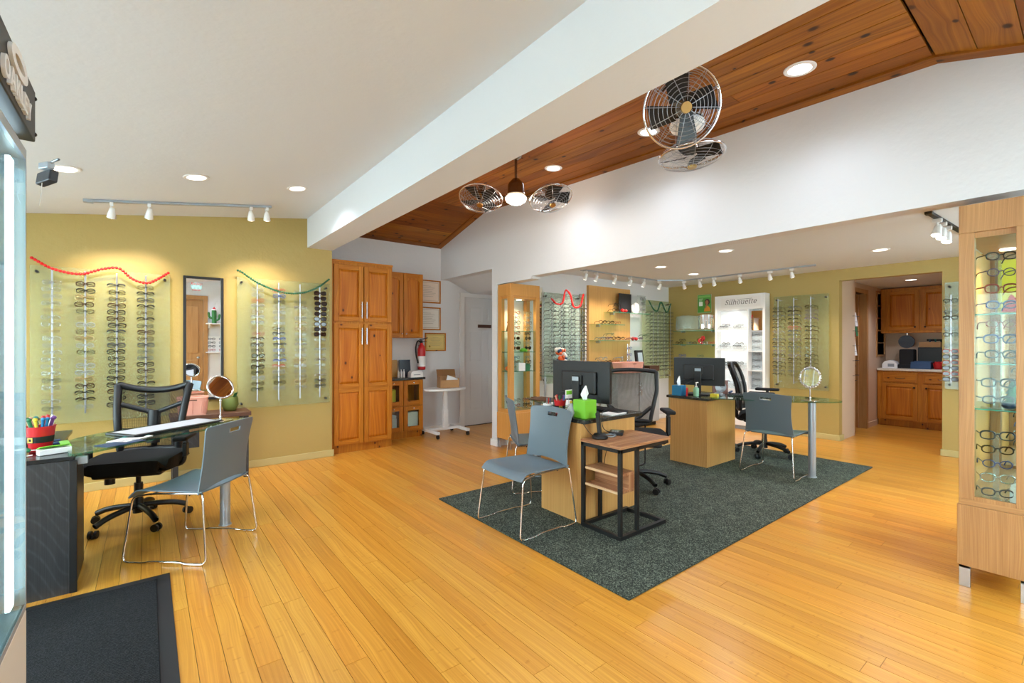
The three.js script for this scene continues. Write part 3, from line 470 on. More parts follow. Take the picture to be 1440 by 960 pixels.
{ // black desk
  const t = thing('black_desk', 'black stained oak desk with a pointed glass wing below the olive wall', 'desk', [-0.3, 0, 3.32]);
  part('pedestal', box(-0.9, 0, 0, 0.69, -0.47, 0), M.ebony, t); part('desk_top', box(-0.9, 0.0, 0.69, 0.712, -0.5, 0.004, 0.003), M.blackTop, t); part('corner_trim', box(-0.02, 0.012, 0, 0.69, -0.004, 0.006, 0.003), M.black, t);
  part('modesty_panel', box(-0.9, -0.12, 0.05, 0.69, -1.0, -0.96), M.ebony, t); part('side_return', box(-0.9, -0.55, 0, 0.69, -1.0, -0.47), M.ebony, t); part('return_top', box(-0.9, -0.1, 0.69, 0.712, -1.02, -0.5, 0.003), M.blackTop, t);
  leafGlass(t, [[0.0, 0.0], [0.28, -0.2], [0.62, -0.42], [0.86, -0.62], [0.93, -0.74], [0.82, -0.83], [0.5, -0.84], [0.16, -0.74], [-0.06, -0.5], [-0.04, -0.15]], 0.712, 0.012); column(t, 0.74, -0.57, 0.712);
  part('glass_bracket', [box(0, 0.05, 0.66, 0.7, -0.06, -0.03, 0.003)], M.silverPaint, t);
}
{ // low dark console under the wall mirror
  const t = thing('console_table', 'low dark console table against the olive wall beneath the framed mirror', 'table', [0.5, 0, 5.3]);
  part('table_top', box(-0.34, 0.3, 0.6, 0.64, -0.17, 0.17, 0.004, 1, 'x'), M.brown, t); part('apron', [box(-0.31, -0.12, 0.34, 0.6, 0.1, 0.13, 0.003), box(-0.29, -0.14, 0.36, 0.58, 0.13, 0.133)], M.ebony, t);
  for (const [x, z] of [[-0.3, 0.12], [0.26, 0.12], [-0.3, -0.13], [0.26, -0.13]]) part('leg', box(x - 0.022, x + 0.022, 0, 0.6, z - 0.022, z + 0.022, 0.004), M.ebony, t);
}
{ // side table of acacia on black steel, front -> -v
  const t = thing('side_table', 'black steel side table with acacia top and hanging shelf box beside the front desk', 'side table', [2.42, 0.011, 1.93]);
  const q = 0.0125, leg = (x, z) => part('leg', box(x - q, x + q, 0.025, 0.595, z - q, z + q, 0.002), M.iron, t);
  leg(0.0125, -0.0125); leg(0.0125, -0.3375); leg(0.19, -0.0125); leg(0.19, -0.3375);
  part('base_frame', [box(0, 0.51, 0, 0.025, -0.025, 0), box(0, 0.51, 0, 0.025, -0.35, -0.325), box(0, 0.025, 0, 0.025, -0.325, -0.025), box(0.485, 0.51, 0, 0.025, -0.325, -0.025)], M.iron, t);
  part('top_frame', [box(0, 0.53, 0.57, 0.595, -0.02, 0), box(0, 0.53, 0.57, 0.595, -0.35, -0.33), box(0, 0.02, 0.57, 0.595, -0.33, -0.02), box(0.51, 0.53, 0.57, 0.595, -0.33, -0.02)], M.iron, t);
  for (let k = 0; k < 4; k++) part('top_plank', metric(box(-0.002, 0.56, 0.595, 0.615, -0.352 + k * 0.089, -0.352 + (k + 1) * 0.089 - 0.0006, 0.002, 1), 'x', k * 0.21, k * 0.7), M.acacia, t);
  const s = part('shelf_box', [box(0.026, 0.176, 0.405, 0.425, -0.325, -0.025, 0.002, 1, 'z'), box(0.026, 0.176, 0.29, 0.31, -0.325, -0.025, 0.002, 1, 'z'), box(0.12, 0.176, 0.31, 0.405, -0.325, -0.025, 0, 1, 'z')], M.acacia, t);
  part('sapwood_edge', [box(0.012, 0.026, 0.407, 0.423, -0.322, -0.03, 0.003, 1, 'z'), box(0.012, 0.026, 0.292, 0.308, -0.322, -0.03, 0.003, 1, 'z')], M.sap, s, 'pale sapwood edge');
}

// ---- alder cabinets in the alcove (front faces -v)
const pull = (x, y, L) => [rod([x, y - L / 2, 0.045], [x, y + L / 2, 0.045], 0.0055, 8), rod([x, y - L * 0.35, 0.02], [x, y - L * 0.35, 0.045], 0.004), rod([x, y + L * 0.35, 0.02], [x, y + L * 0.35, 0.045], 0.004)];
function door(t, x, y, z, w, h, hardware, m = M.steel, split) {
  const d = raised(w, h), o = part('door', d.frame, M.alder, t); o.position.set(x, y, z);
  part('panel', d.panel, M.alderPanel, o); if (hardware) part('handle', hardware, m, o, m === M.steel ? 'brushed steel pull' : 'round knob'); return o;
}
{
  const t = thing('pantry_cabinet', 'tall knotty alder cabinet with four raised panel doors and steel pulls', 'cabinet', [1.695, 0, 5.55]), W = 0.745;
  part('carcass', [box(0, 0.02, 0.085, 2.27, -0.58, 0), box(W - 0.02, W, 0.085, 2.27, -0.58, 0), box(0.02, W - 0.02, 2.25, 2.27, -0.58, 0), box(0.02, W - 0.02, 0.085, 0.105, -0.58, 0), box(0.02, W - 0.02, 0.105, 2.25, -0.58, -0.005)], M.alder, t);
  part('crown', box(-0.006, W + 0.006, 2.27, 2.29, -0.58, 0.012, 0.004, 1, 'x'), M.alder, t); part('toe_kick', box(0.0, W, 0, 0.085, -0.58, -0.02), M.alder, t);
  const dw = 0.35, x0 = 0.018, x1 = W - 0.018 - dw;
  door(t, x0, 1.565, 0, dw, 0.67, pull(dw - 0.025, 0.14, 0.2)); door(t, x1, 1.565, 0, dw, 0.67, pull(0.025, 0.14, 0.2));
  for (const [x, hx] of [[x0, dw - 0.025], [x1, 0.025]]) { const lo = raised(dw, 0.675), up = raised(dw, 0.775), o = part('door', [lo.frame, up.frame.map((g) => put(g, 0, 0.665, 0))], M.alder, t); o.position.set(x, 0.1, 0); part('panel', lo.panel, M.alderPanel, o); part('panel', put(up.panel, 0, 0.665, 0), M.alderPanel, o); part('handle', pull(hx, 1.29, 0.2), M.steel, o, 'brushed steel pull'); }
}
{
  const t = thing('wall_cabinet', 'alder wall cabinet with two arched panel doors hung over the granite counter', 'cabinet', [2.45, 0, 5.9]), W = 0.6;
  part('carcass', box(0, W, 1.38, 2.27, -0.25, 0), M.alder, t);
  for (const [x, kx] of [[0.008, 0.26], [0.304, 0.03]]) { const o = door(t, x, 1.385, 0, 0.288, 0.875, [sph(0.013, kx, 0.05, 0.034, 12, 8), rod([kx, 0.05, 0.02], [kx, 0.05, 0.034], 0.005)], M.chrome); part('arch_rail', extrude([[0.055, 0.82], [0.055, 0.77], [0.1, 0.8], [0.144, 0.812], [0.188, 0.8], [0.233, 0.77], [0.233, 0.82]], 0.012, 0.002).translate(0, 0, 0.006), M.alder, o); }
}
{
  const t = thing('base_cabinet', 'alder base cabinet with four glass fronted doors under a black granite slab', 'cabinet', [2.45, 0, 5.9]), W = 0.6;
  part('carcass', [box(0, 0.018, 0.09, 0.8, -0.25, 0), box(W - 0.018, W, 0.09, 0.8, -0.25, 0), box(0.018, W - 0.018, 0.09, 0.11, -0.25, 0), box(0.018, W - 0.018, 0.43, 0.45, -0.25, 0), box(0.018, W - 0.018, 0.78, 0.8, -0.25, 0), box(0.018, W - 0.018, 0.09, 0.8, -0.25, -0.235), box(0.29, 0.31, 0.09, 0.8, -0.24, 0)], M.alder, t);
  part('toe_kick', box(0, W, 0, 0.09, -0.25, -0.03), M.alder, t);
  for (const x of [0.006, 0.304]) for (const y of [0.1, 0.452]) {
    const w = 0.29, h = 0.34, st = 0.06, o = part('door', [box(0, st, 0, h, 0, 0.02, 0.003), box(w - st, w, 0, h, 0, 0.02, 0.003), box(st, w - st, 0, st, 0, 0.02, 0.003, 1, 'x'), box(st, w - st, h - st, h, 0, 0.02, 0.003, 1, 'x')], M.alder, t); o.position.set(x, y, 0);
    part('pane', box(st, w - st, st, h - st, 0.008, 0.011), M.glass, o); part('knob', sph(0.012, w / 2, h - 0.03, 0.03, 12, 8), M.chrome, o, 'round chrome knob');
  }
  solo('granite_slab', box(-0.0, 0.625, 0.8, 0.832, -0.25, 0.035, 0.005, 1, 'x'), M.granite, 'black granite slab lying on the alder base cabinet', 'countertop', [2.45, 0, 5.9]);
}
// ---- kitchen nook (front faces -u)
{
  const t = thing('kitchen_base_cabinet', 'alder kitchen base cabinet with two drawers and doors in the nook', 'cabinet', [9.22, 0, 2.21], LEFTWARD), W = 1.5;   // local x runs toward -v
  part('carcass', box(0, W, 0.1, 0.875, -0.5, 0), M.alder, t); part('toe_kick', box(0, W, 0, 0.1, -0.5, -0.06), M.alder, t);
  [[0.06, 0.46], [0.56, 0.46], [1.06, 0.4]].forEach(([x, w], k) => { const dr = part('drawer', raised(w - 0.02, 0.15, 0.02, 0.025, 0.012).frame.concat(box(0.01, w - 0.03, 0.01, 0.14, 0, 0.012, 0, 1, 'x')), M.alder, t); dr.position.set(x, 0.7, 0); part('handle', wire([[w / 2 - 0.06, 0.07, 0.02], [w / 2 - 0.04, 0.06, 0.04], [w / 2 + 0.04, 0.06, 0.04], [w / 2 + 0.06, 0.07, 0.02]], 0.006, 12), M.bronze, dr, 'dark bronze bail pull'); door(t, x, 0.115, 0, w - 0.02, 0.565, [sph(0.014, k % 2 ? 0.04 : w - 0.06, 0.51, 0.034, 10, 8)], M.iron); });
  solo('kitchen_counter', box(-0.0, 1.5, 0.875, 0.91, -0.52, 0.03, 0.006, 1, 'x'), M.stone, 'speckled beige counter on the kitchen base cabinet', 'countertop', [9.22, 0, 2.21], LEFTWARD);
  const w = thing('kitchen_wall_cabinet', 'alder kitchen wall cabinet with two raised panel doors in the nook', 'cabinet', [9.43, 0, 2.21], LEFTWARD);
  part('carcass', box(0, 1.5, 1.47, 2.185, -0.32, 0), M.alder, w);
  [[0.06, 0.42, 0.37], [0.5, 0.42, 0.05], [0.96, 0.42, 0.37]].forEach(([x, q, kx]) => door(w, x, 1.51, 0, q, 0.63, [sph(0.014, kx, 0.05, 0.034, 10, 8)], M.iron));
}

// ---- display towers: wooden frame, glass panes and shelves, plinth on steel feet. Narrow side faces -x, wide front faces +z
function tower(label, W, D, wood, [u, v], turn, back, frontOpen = true) {
  const t = thing('display_case', label, 'display case', [u, 0, v], turn); const H = 2.04, p = 0.06, y0 = 0.47, y1 = 1.86;
  part('plinth', box(-0.012, W + 0.012, 0.115, 0.44, -D - 0.006, 0.012, 0.003), wood, t); part('deck', box(0, W, 0.44, y0, -D, 0, 0.002, 1, 'x'), wood, t);
  part('canopy', [box(0, W, y1 + 0.03, H, -D, 0, 0.003)], wood, t); part('soffit', box(0.02, W - 0.02, y1, y1 + 0.03, -D + 0.02, -0.02), wood, t);
  for (const [x, z] of [[0, -p], [W - p, -p], [0, -D], [W - p, -D]]) part('post', box(x, x + p, y0, y1 + 0.03, z, z + p, 0.002), wood, t);
  for (const x of [0, W - 0.02]) part('side_rail', box(x, x + 0.02, y0, y0 + 0.02, -D + p, -p), wood, t);
  if (back) { part('back_panel', box(p, W - p, y0, y1, -D, -D + 0.012), back, t); part('mirror_end', box(W - 0.02, W - 0.014, y0 + 0.02, y1, -D + p, -p), M.mirror, t); }
  part('side_pane', box(0.012, 0.017, y0 + 0.02, y1, -D + p, -p), M.glass, t);
  if (frontOpen) part('front_pane', box(p, W - p, y0, y1, -0.02, -0.015), M.glass, t);
  for (const y of [0.95, 1.19, 1.45]) { const s = part('glass_shelf', box(0.022, W - 0.022, y, y + 0.007, -D + 0.02, -0.024), M.glassTop, t); part('shelf_edge', [box(0.0195, 0.022, y, y + 0.007, -D + 0.06, -0.06), box(0.06, W - 0.06, y, y + 0.007, -0.0238, -0.0218)], M.glassEdge, s, 'green glass edge'); part('shelf_pin', [[0.05, -0.055], [W - 0.05, -0.055], [0.05, -D + 0.055], [W - 0.05, -D + 0.055]].map(([x, z]) => sph(0.007, x, y - 0.004, z, 8, 6)), M.iron, s); }
  for (const [x, z] of [[0, -0.045], [W - 0.045, -0.045], [0, -D], [W - 0.045, -D]]) part('foot', [box(x + (x ? 0.025 : 0), x + (x ? 0.045 : 0.02), 0, 0.115, z, z + 0.045, 0.002), box(x, x + 0.09 - (x ? 0.045 : 0), 0.098, 0.115, z, z + 0.045, 0.002)], M.steel, t);
  part('lamp_lens', cyl(0.035, 0.035, 0.008, W / 2, y1 - 0.008, -D / 2, 18), M.lampLens, t); spot(t, W / 2, y1 - 0.02, -D / 2, W / 2, 0, -D / 2, 2.2, 0xffdca8, 1.1, 1.5);
  return t;
}
tower('tall maple display case with glass shelves standing against the white pillar', 0.48, 0.255, M.honey, [3.485, 4.455], 0, null);
tower('tall oak display case with glass shelves beside the opening to the showroom', 1.1, 0.27, M.oak, [3.44, 0.2], 0, M.honey, true);

// ---- grey counter cabinet with a glass top by the white wall
{
  const t = thing('counter_cabinet', 'grey counter cabinet with bow handles below the wooden back panel', 'cabinet', [5.42, 0, 4.4]);
  part('carcass', box(0, 1.06, 0.06, 0.86, -0.3, 0, 0.003), M.greyCab, t); part('toe_kick', box(0.02, 1.04, 0, 0.06, -0.3, -0.04), M.black, t);
  for (const [x, h] of [[0.01, 0.3], [0.54, 0.03]]) { const d = part('door', box(x, x + 0.51, 0.08, 0.84, 0, 0.018, 0.003), M.greyCab, t); part('handle', wire([[x + (h > 0.1 ? 0.47 : 0.04), 0.5, 0.018], [x + (h > 0.1 ? 0.5 : 0.01), 0.56, 0.05], [x + (h > 0.1 ? 0.5 : 0.01), 0.64, 0.05], [x + (h > 0.1 ? 0.47 : 0.04), 0.7, 0.018]], 0.006, 16, 6), M.chrome, d, 'chrome bow handle'); }
  leafGlass(t, [[-0.3, -0.2], [-0.32, 0.0], [0.1, 0.1], [0.6, 0.12], [0.98, 0.06], [1.02, -0.18], [0.8, -0.27], [0, -0.27]], 0.86, 0.01, 'glass_top');
}
// ---- black stool frame beside the front task chair
{ const t = thing('bench_frame', 'small black stool with a steel loop frame behind the front task chair', 'stool', [4.02, 0.011, 3.12]); part('stool_seat', box(-0.16, 0.16, 0.43, 0.47, -0.15, 0.15, 0.01), M.blackMatte, t); for (const z of [-0.13, 0.13]) part('leg_loop', tube([[-0.14, 0.43, z], [-0.14, 0.01, z], [0.14, 0.01, z], [0.14, 0.43, z]], 0.009, 24, 6), M.iron, t); }
// ---- white rolling table in the alcove
{
  const t = thing('rolling_table', 'white rolling overbed table with a single column and castors in the alcove', 'table', [3.34, 0, 5.78]);
  const o = new THREE.Shape(); o.absellipse(0, 0, 0.32, 0.2, 0, 2 * PI); part('table_top', extrude(o, 0.022, 0.004).rotateX(-PI / 2).translate(0, 0.645, 0), M.whitePlastic, t);
  part('column', [box(-0.035, 0.035, 0.1, 0.36, -0.03, 0.03, 0.005), box(-0.028, 0.028, 0.34, 0.645, -0.023, 0.023, 0.004)], M.whitePlastic, t);
  part('foot_bar', [box(-0.24, 0.24, 0.075, 0.11, -0.03, 0.03, 0.008)], M.whitePlastic, t);
  for (const x of [-0.24, 0.24]) { const f = part('side_foot', put(box(-0.025, 0.025, 0.06, 0.1, -0.24, 0.24, 0.008), x, 0, 0), M.whitePlastic, t); for (const z of [-0.22, 0.22]) part('castor', [put(cyl(0.028, 0.028, 0.026, 0, -0.013, 0, 14), x, 0.029, z, 0, 0, PI / 2)], M.black, f); }
}

// ---- ceiling fans: down rod, motor, lit bowl and two caged heads on a cross arm
function fanHead(t, side) {
  const h = new THREE.Group(); h.name = 'fan_head'; t.add(h);
  const rings = []; const R0 = 0.19, dome = (r) => 0.055 * (1 - (r / R0) ** 2);
  for (const r of [0.05, 0.07, 0.09, 0.11, 0.13, 0.15, 0.17]) for (const k of [1, -0.8]) rings.push(put(plain(new THREE.TorusGeometry(r, 0.0012, 4, 40)), 0, 0, 0.02 * k + dome(r) * k));
  for (let a = 0; a < 12; a++) for (const k of [1, -0.8]) rings.push(put(wire([[0.03, 0, 0.02 * k + dome(0.03) * k], [0.1, 0, 0.02 * k + dome(0.1) * k], [0.16, 0, 0.02 * k + dome(0.16) * k], [R0, 0, 0.012 * k]], 0.0016, 8, 4), 0, 0, 0, 0, 0, a * PI / 6));
  part('cage', rings, M.steel, h); part('cage_rim', [put(plain(new THREE.TorusGeometry(R0, 0.006, 8, 48)), 0, 0, 0)], M.chrome, h);
  for (let k = 0; k < 4; k++) part('blade', put(sheet((s, q) => V(-0.05 + s * 0.1 * (0.7 + 0.5 * q), 0.035 + q * 0.13, (s - 0.5) * 0.035), 5, 6, 0.003), 0, 0, 0, 0, 0, k * PI / 2 + 0.35), M.black, h);
  part('hub_badge', put(cyl(0.028, 0.026, 0.012, 0, 0, 0, 20), 0, 0, 0.066, 0, PI / 2), M.brass, h); part('motor', put(cyl(0.05, 0.034, 0.11, 0, 0, 0, 20), 0, 0, -0.02, 0, -PI / 2), M.bronze, h);
  return h;
}
function fan(label, [u, v], turn, heads, lit) {
  const y = yw(v), drop = 0.055, t = thing('ceiling_fan', label, 'ceiling fan', [u, y, v], turn);
  part('canopy', lathe([[0.0001, -0.05], [0.02, -0.05], [0.05, -0.03], [0.058, 0]], 20), M.bronze, t); part('down_rod', cyl(0.012, 0.012, 0.13 + drop, 0, -0.17 - drop, 0, 12), M.bronze, t);
  part('motor_housing', lathe([[0.0001, -0.16], [0.03, -0.165], [0.062, -0.2], [0.072, -0.22], [0.075, -0.29], [0.085, -0.3], [0.085, -0.315], [0.0001, -0.315]], 26).translate(0, -drop, 0), M.bronze, t);
  part('cross_arm', [rod([-0.3, -0.325, 0], [0.3, -0.325, 0], 0.014, 10), ...[-0.22, -0.16, 0.16, 0.22].map((x) => put(plain(new THREE.TorusGeometry(0.018, 0.006, 6, 16)), x, -0.325, 0, PI / 2))].map((g) => g.translate(0, -drop, 0)), M.bronze, t);
  const bowl = part('lamp_bowl', lathe([[0.0001, -0.39], [0.05, -0.383], [0.085, -0.362], [0.095, -0.34], [0.09, -0.325]], 26).translate(0, -drop, 0), lit ? M.lampLens : M.whitePlastic, t);
  if (lit) { const p = new THREE.PointLight(0xfff0dc, K.fan * 0.35); p.position.set(0, -0.42 - drop, 0); p.castShadow = true; p.shadow.radius = 3; t.add(p); }
  heads.forEach(([x, rx, ry, dy], k) => { const h = fanHead(t, k); h.position.set(x, -0.335 - drop + (dy || 0), 0); h.rotation.set(rx, ry, 0, 'YXZ'); part('yoke', wire([[x, -0.325, -0.02], [x, -0.24, -0.07], [x, -0.26, -0.1]], 0.008, 10).translate(0, -drop, 0), M.bronze, t); });
  return t;
}
fan('two headed bronze ceiling fan with a lit bowl under the pine ceiling', [2.55, 3.18], -0.667, [[-0.31, 1.2, -0.25], [0.31, 1.2, 0.5]], true);
fan('two headed steel ceiling fan hanging close to the beam with a large open cage', [2.36, 1.42], 0.45, [[-0.27, 0.45, -1.15, -0.03], [0.25, 1.5, 0.2, -0.08]], false);
// ================================================================ EYEWEAR
// one pair: bridge at 0 0 0, front +z, temples folded behind the lenses or open toward -z
function eyewear({ w = 0.05, h = 0.036, r = 0.0016, sq = 2.6, folded = true, half = false, brow = 1 }) {
  const cx = w / 2 + 0.009, loop = (k) => [...Array(18)].map((_, i) => { const a = i / 18 * 2 * PI, c = Math.cos(a), s = Math.sin(a), q = (x) => Math.sign(x) * Math.abs(x) ** (2 / sq); return V(k * cx + q(c) * w / 2, q(s) * h / 2 * (s > 0 ? 1 : 0.92), -0.004 * Math.abs(q(c))); });
  const rim = [];
  for (const k of [-1, 1]) { const L = loop(k); if (half) rim.push(wire(L.slice(0, 10), r * brow * 1.4, 14, 4)); else { rim.push(wire(L, r, 22, 4, true)); if (brow > 1) rim.push(wire(L.slice(1, 9), r * brow, 12, 4)); } }
  rim.push(wire([[-0.0095, 0.004, 0], [0, 0.009, 0.001], [0.0095, 0.004, 0]], r * 1.1, 6, 4));
  const X = cx + w / 2 + 0.003, temple = (k) => folded
    ? wire([[k * X, 0.009, -0.003], [k * (X - 0.004), 0.009, -0.012], [k * 0.02, 0.004, k > 0 ? -0.014 : -0.019], [-k * 0.035, -0.003, k > 0 ? -0.016 : -0.021], [-k * 0.058, -0.014, k > 0 ? -0.018 : -0.023]], r * 0.8, 10, 4)
    : wire([[k * X, 0.009, -0.002], [k * X, 0.009, -0.03], [k * X, 0.008, -0.09], [k * (X - 0.003), -0.006, -0.118], [k * (X - 0.006), -0.024, -0.13]], r * 1.25, 10, 4);
  const lens = (k) => plain(new THREE.ShapeGeometry(new THREE.Shape(loop(k).map((p) => new THREE.Vector2(p.x, p.y))), 1).translate(0, 0, -0.002));
  return { frame: join(rim), temples: [temple(-1), temple(1)], lenses: [lens(-1), lens(1)] };
}
const SH = {};
for (const f of [true, false]) { const k = f ? 'f' : 'o', S = 1;
  SH[k] = [eyewear({ folded: f, h: 0.039, r: 0.003, brow: 1.35 }), eyewear({ folded: f, w: 0.047, h: 0.037, r: 0.0018, sq: 2.3 }), eyewear({ folded: f, w: 0.051, h: 0.036, r: 0.0026, half: true, brow: 1.3 }), eyewear({ folded: f, w: 0.046, h: 0.04, r: 0.0024, sq: 2.05 }), eyewear({ folded: f, w: 0.055, h: 0.044, r: 0.003, brow: 1.4, sq: 2.9 })]; }
const FM = { black: mat(0x15130f, 0.25), tortoise: mat(0x3c2414, 0.25), silver: mat(0xc4c6ca, 0.25, { metalness: 1 }), gold: mat(0xb39a70, 0.28, { metalness: 1 }), gunmetal: mat(0x4a4c52, 0.3, { metalness: 1 }), blue: mat(0x27408c, 0.3), red: mat(0xa8402e, 0.3), clear: mat(0xc2c6c2, 0.15, { transmission: 0.5, thickness: 0 }), green: mat(0x2f5a44, 0.3), violet: mat(0x5a3a66, 0.3) };
const lensClear = mat(0xf6fafc, 0.02, { transmission: 1, thickness: 0, ior: 1.4, specularIntensity: 0.35 }), lensDark = mat(0x241812, 0.06);
const FNAME = { black: 'black', tortoise: 'tortoiseshell', silver: 'thin silver', gold: 'thin gold', gunmetal: 'gunmetal', blue: 'dark blue', red: 'rust red', clear: 'pale clear', green: 'dark green', violet: 'plum' };
const proto = {};
function pair(style, color, dark, folded, simple) {          // a cached prototype, cloned for every pair
  const key = [style, color, dark, folded, simple].join();
  if (!proto[key]) {
    const s = SH[folded ? 'f' : 'o'][style];
    if (simple) { const m = new THREE.Mesh(join(s.frame, s.temples), FM[color]); m.castShadow = m.receiveShadow = true; proto[key] = m; }
    else { const g = new THREE.Group(); part('front_frame', s.frame, FM[color], g); s.temples.forEach((x) => part('temple', x, FM[color], g)); s.lenses.forEach((x) => part('lens', x, dark ? lensDark : lensClear, g)); proto[key] = g; }
  }
  return proto[key];
}
function placePair(style, color, dark, folded, simple, [u, y, v], turn, label, group, tilt = 0) {
  const o = pair(style, color, dark, folded, simple).clone(); o.name = numbered(dark ? 'sunglasses' : 'eyeglasses'); o.position.set(u, y, -v); o.rotation.set(tilt, turn, 0, 'YXZ'); scene.add(o);
  return tag(o, label, dark ? 'sunglasses' : 'eyeglasses', group);
}
const massed = [];                                          // pairs past the limit, far off, joined as stuff
function massPair(style, folded, [u, y, v], turn, mtx) { massed.push([style, folded, u, y, v, turn]); }

// a display panel: acrylic sheet on stand-offs with vertical rods
function rodPanel(name, label, W, y0, y1, [u, v], turn, xs, ry0, ry1, sheetMat, off = 0.05, rodOff = 0.03) {
  const t = thing(name, label, 'display panel', [u, 0, v], turn); t.position.add(V(0, 0, 0.002).applyAxisAngle(V(0, 1, 0), turn));
  part('acrylic_sheet', box(0, W, y0, y1, off - 0.006, off, 0.002), sheetMat, t);
  for (const x of [0.04, W - 0.04]) for (const y of [y0 + 0.05, y1 - 0.05]) part('standoff_bolt', put(cyl(0.011, 0.011, off + 0.008, 0, 0, 0, 14), x, y, 0, 0, PI / 2), M.iron, t);
  for (const x of xs) { const r = part('display_rod', [box(x - 0.006, x + 0.006, ry0, ry1, off + rodOff - 0.004, off + rodOff, 0.001), ...[ry0 + 0.02, ry1 - 0.02].map((y) => rod([x, y, off], [x, y, off + rodOff], 0.004))], M.steel, t); }
  return t;
}
const ord = ['first', 'second', 'third', 'fourth'];
function rows(n, y0, y1) { return [...Array(n)].map((_, i) => y1 - (y1 - y0) * i / (n - 1)); }
const palette = Object.keys(FM);
{ // panel with the red garland, left of the mirror
  const xs = [-0.625, -0.42, -0.213, -0.01], r = rng(101);
  rodPanel('eyewear_display', 'frosted acrylic eyewear panel with four rods under the red bead garland', 0.93, 0.62, 1.95, [-0.76, 5.5], 0, xs.map((x) => x + 0.76), 0.7, 1.925, M.acrylic);
  xs.forEach((x, k) => rows(19, 0.76, 1.81).forEach((y) => {
    const c = k === 0 ? ['silver', 'gold', 'clear', 'silver', 'gunmetal'][Math.floor(r() * 5)] : k === 1 ? ['black', 'gold', 'black', 'tortoise', 'clear'][Math.floor(r() * 5)] : ['black', 'gunmetal', 'black', 'tortoise', 'black'][Math.floor(r() * 5)];
    const st = k === 0 ? 1 : [0, 2, 0, 1, 3][Math.floor(r() * 5)];
    placePair(st, c, false, true, false, [x + (r() - 0.5) * 0.012, y, 5.5 - 0.11], 0 + (r() - 0.5) * 0.12, `${FNAME[c]} eyeglasses on the ${ord[3 - k]} rod from the mirror under red beads`, 'eyeglasses on rods under the red bead garland');
  }));
}
{ // panel with the green garland, right of the mirror
  const xs = [0.899, 1.102, 1.315, 1.522], r = rng(102);
  rodPanel('eyewear_display', 'frosted acrylic eyewear panel with four rods under the green bead garland', 0.92, 0.63, 1.98, [0.72, 5.5], 0, xs.map((x) => x - 0.72), 0.7, 1.95, M.acrylic);
  xs.forEach((x, k) => rows(19, 0.83, 1.86).forEach((y, i) => {
    const sun = k === 3 && i < 9, c = sun ? 'tortoise' : k === 0 ? ['gold', 'red', 'clear', 'tortoise', 'black'][i < 9 ? Math.floor(r() * 3) : 2 + Math.floor(r() * 3)] : k === 1 ? ['clear', 'blue', 'red', 'black', 'gunmetal'][Math.floor(r() * 5)] : ['clear', 'silver', 'gold', 'gunmetal'][Math.floor(r() * 4)];
    placePair(sun ? 4 : [1, 0, 3, 2][Math.floor(r() * 4)], c, sun, true, false, [x + (r() - 0.5) * 0.01, y, 5.5 - 0.11], (r() - 0.5) * 0.12, sun ? 'tortoiseshell sunglasses with dark lenses on the rod next to the tall alder cabinet' : `${FNAME[c]} eyeglasses on the ${ord[3 - k]} rod from the tall cabinet under green beads`, sun ? 'dark sunglasses beside the alder cabinet' : 'eyeglasses on rods under the green bead garland');
  }));
}
{ // panel on the far olive wall beside the nook; opened temples reach back to the sheet
  const vs = [2.842, 2.638, 2.427], r = rng(103);
  rodPanel('eyewear_display', 'frosted acrylic eyewear panel with three rods on the far olive wall', 0.7, 0.66, 1.98, [7.25, 2.95], LEFTWARD, vs.map((v) => 2.95 - v), 0.74, 1.94, M.acrylic, 0.05, 0.12);
  vs.forEach((v, k) => rows(18, 0.86, 1.8).forEach((y, i) => { const c = i === 5 && k === 1 ? 'red' : ['tortoise', 'black', 'gunmetal', 'black', 'violet', 'tortoise'][Math.floor(r() * 6)], sun = k === 2 && i > 15;
    placePair([0, 2, 1, 3][Math.floor(r() * 4)], c, sun, false, false, [7.25 - 0.202, y, v], LEFTWARD + (r() - 0.5) * 0.1, sun ? 'brown sunglasses low on the rod behind the round chrome mirror' : `${FNAME[c]} eyeglasses on the ${ord[k]} rod from the white tower, olive wall`, 'eyeglasses on the three rod panel'); }));
}
{ // narrow panel on the pier right of the nook
  const r = rng(104); rodPanel('eyewear_display', 'narrow acrylic eyewear panel on the olive pier between nook and oak case', 0.5, 0.78, 2.0, [7.25, 1.1], LEFTWARD, [0.07, 0.28], 0.86, 1.85, M.acrylicCool, 0.05, 0.12);
  rows(15, 0.9, 1.78).forEach((y, i) => placePair(i > 8 ? 4 : [0, 1, 3][i % 3], i > 8 ? ['tortoise', 'red'][i % 2] : ['black', 'gold', 'gunmetal'][i % 3], i > 8, false, false, [7.05, y, 1.03], LEFTWARD, i > 8 ? 'sunglasses low on the rod of the olive pier' : 'eyeglasses on the upper rod of the olive pier', 'eyewear on the pier rod'));
}
{ // panels on the white wall of the showroom
  const r = rng(105), a = [4.268, 4.446, 4.639, 4.869], b = [6.555, 6.68, 6.858, 7.05];
  rodPanel('eyewear_display', 'pale acrylic eyewear panel with four rods under the red tinsel garland', 0.71, 0.75, 2.0, [4.23, 4.72], 0, a.map((x) => x - 4.23), 0.885, 1.95, M.acrylicCool, 0.05, 0.12);
  rodPanel('eyewear_display', 'pale acrylic eyewear panel with four rods under the green tinsel garland', 0.78, 0.7, 2.03, [6.42, 4.72], 0, b.map((x) => x - 6.42), 0.74, 1.95, M.acrylic, 0.05, 0.12);
  for (const x of a) rows(18, 0.92, 1.84).forEach((y) => massPair([0, 2, 1][Math.floor(r() * 3)], false, [x, y, 4.535], (r() - 0.5) * 0.1 - 0.1));
  for (const x of b) rows(17, 0.86, 1.82).forEach((y) => massPair([1, 3, 1][Math.floor(r() * 3)], false, [x, y, 4.535], (r() - 0.5) * 0.1));
}
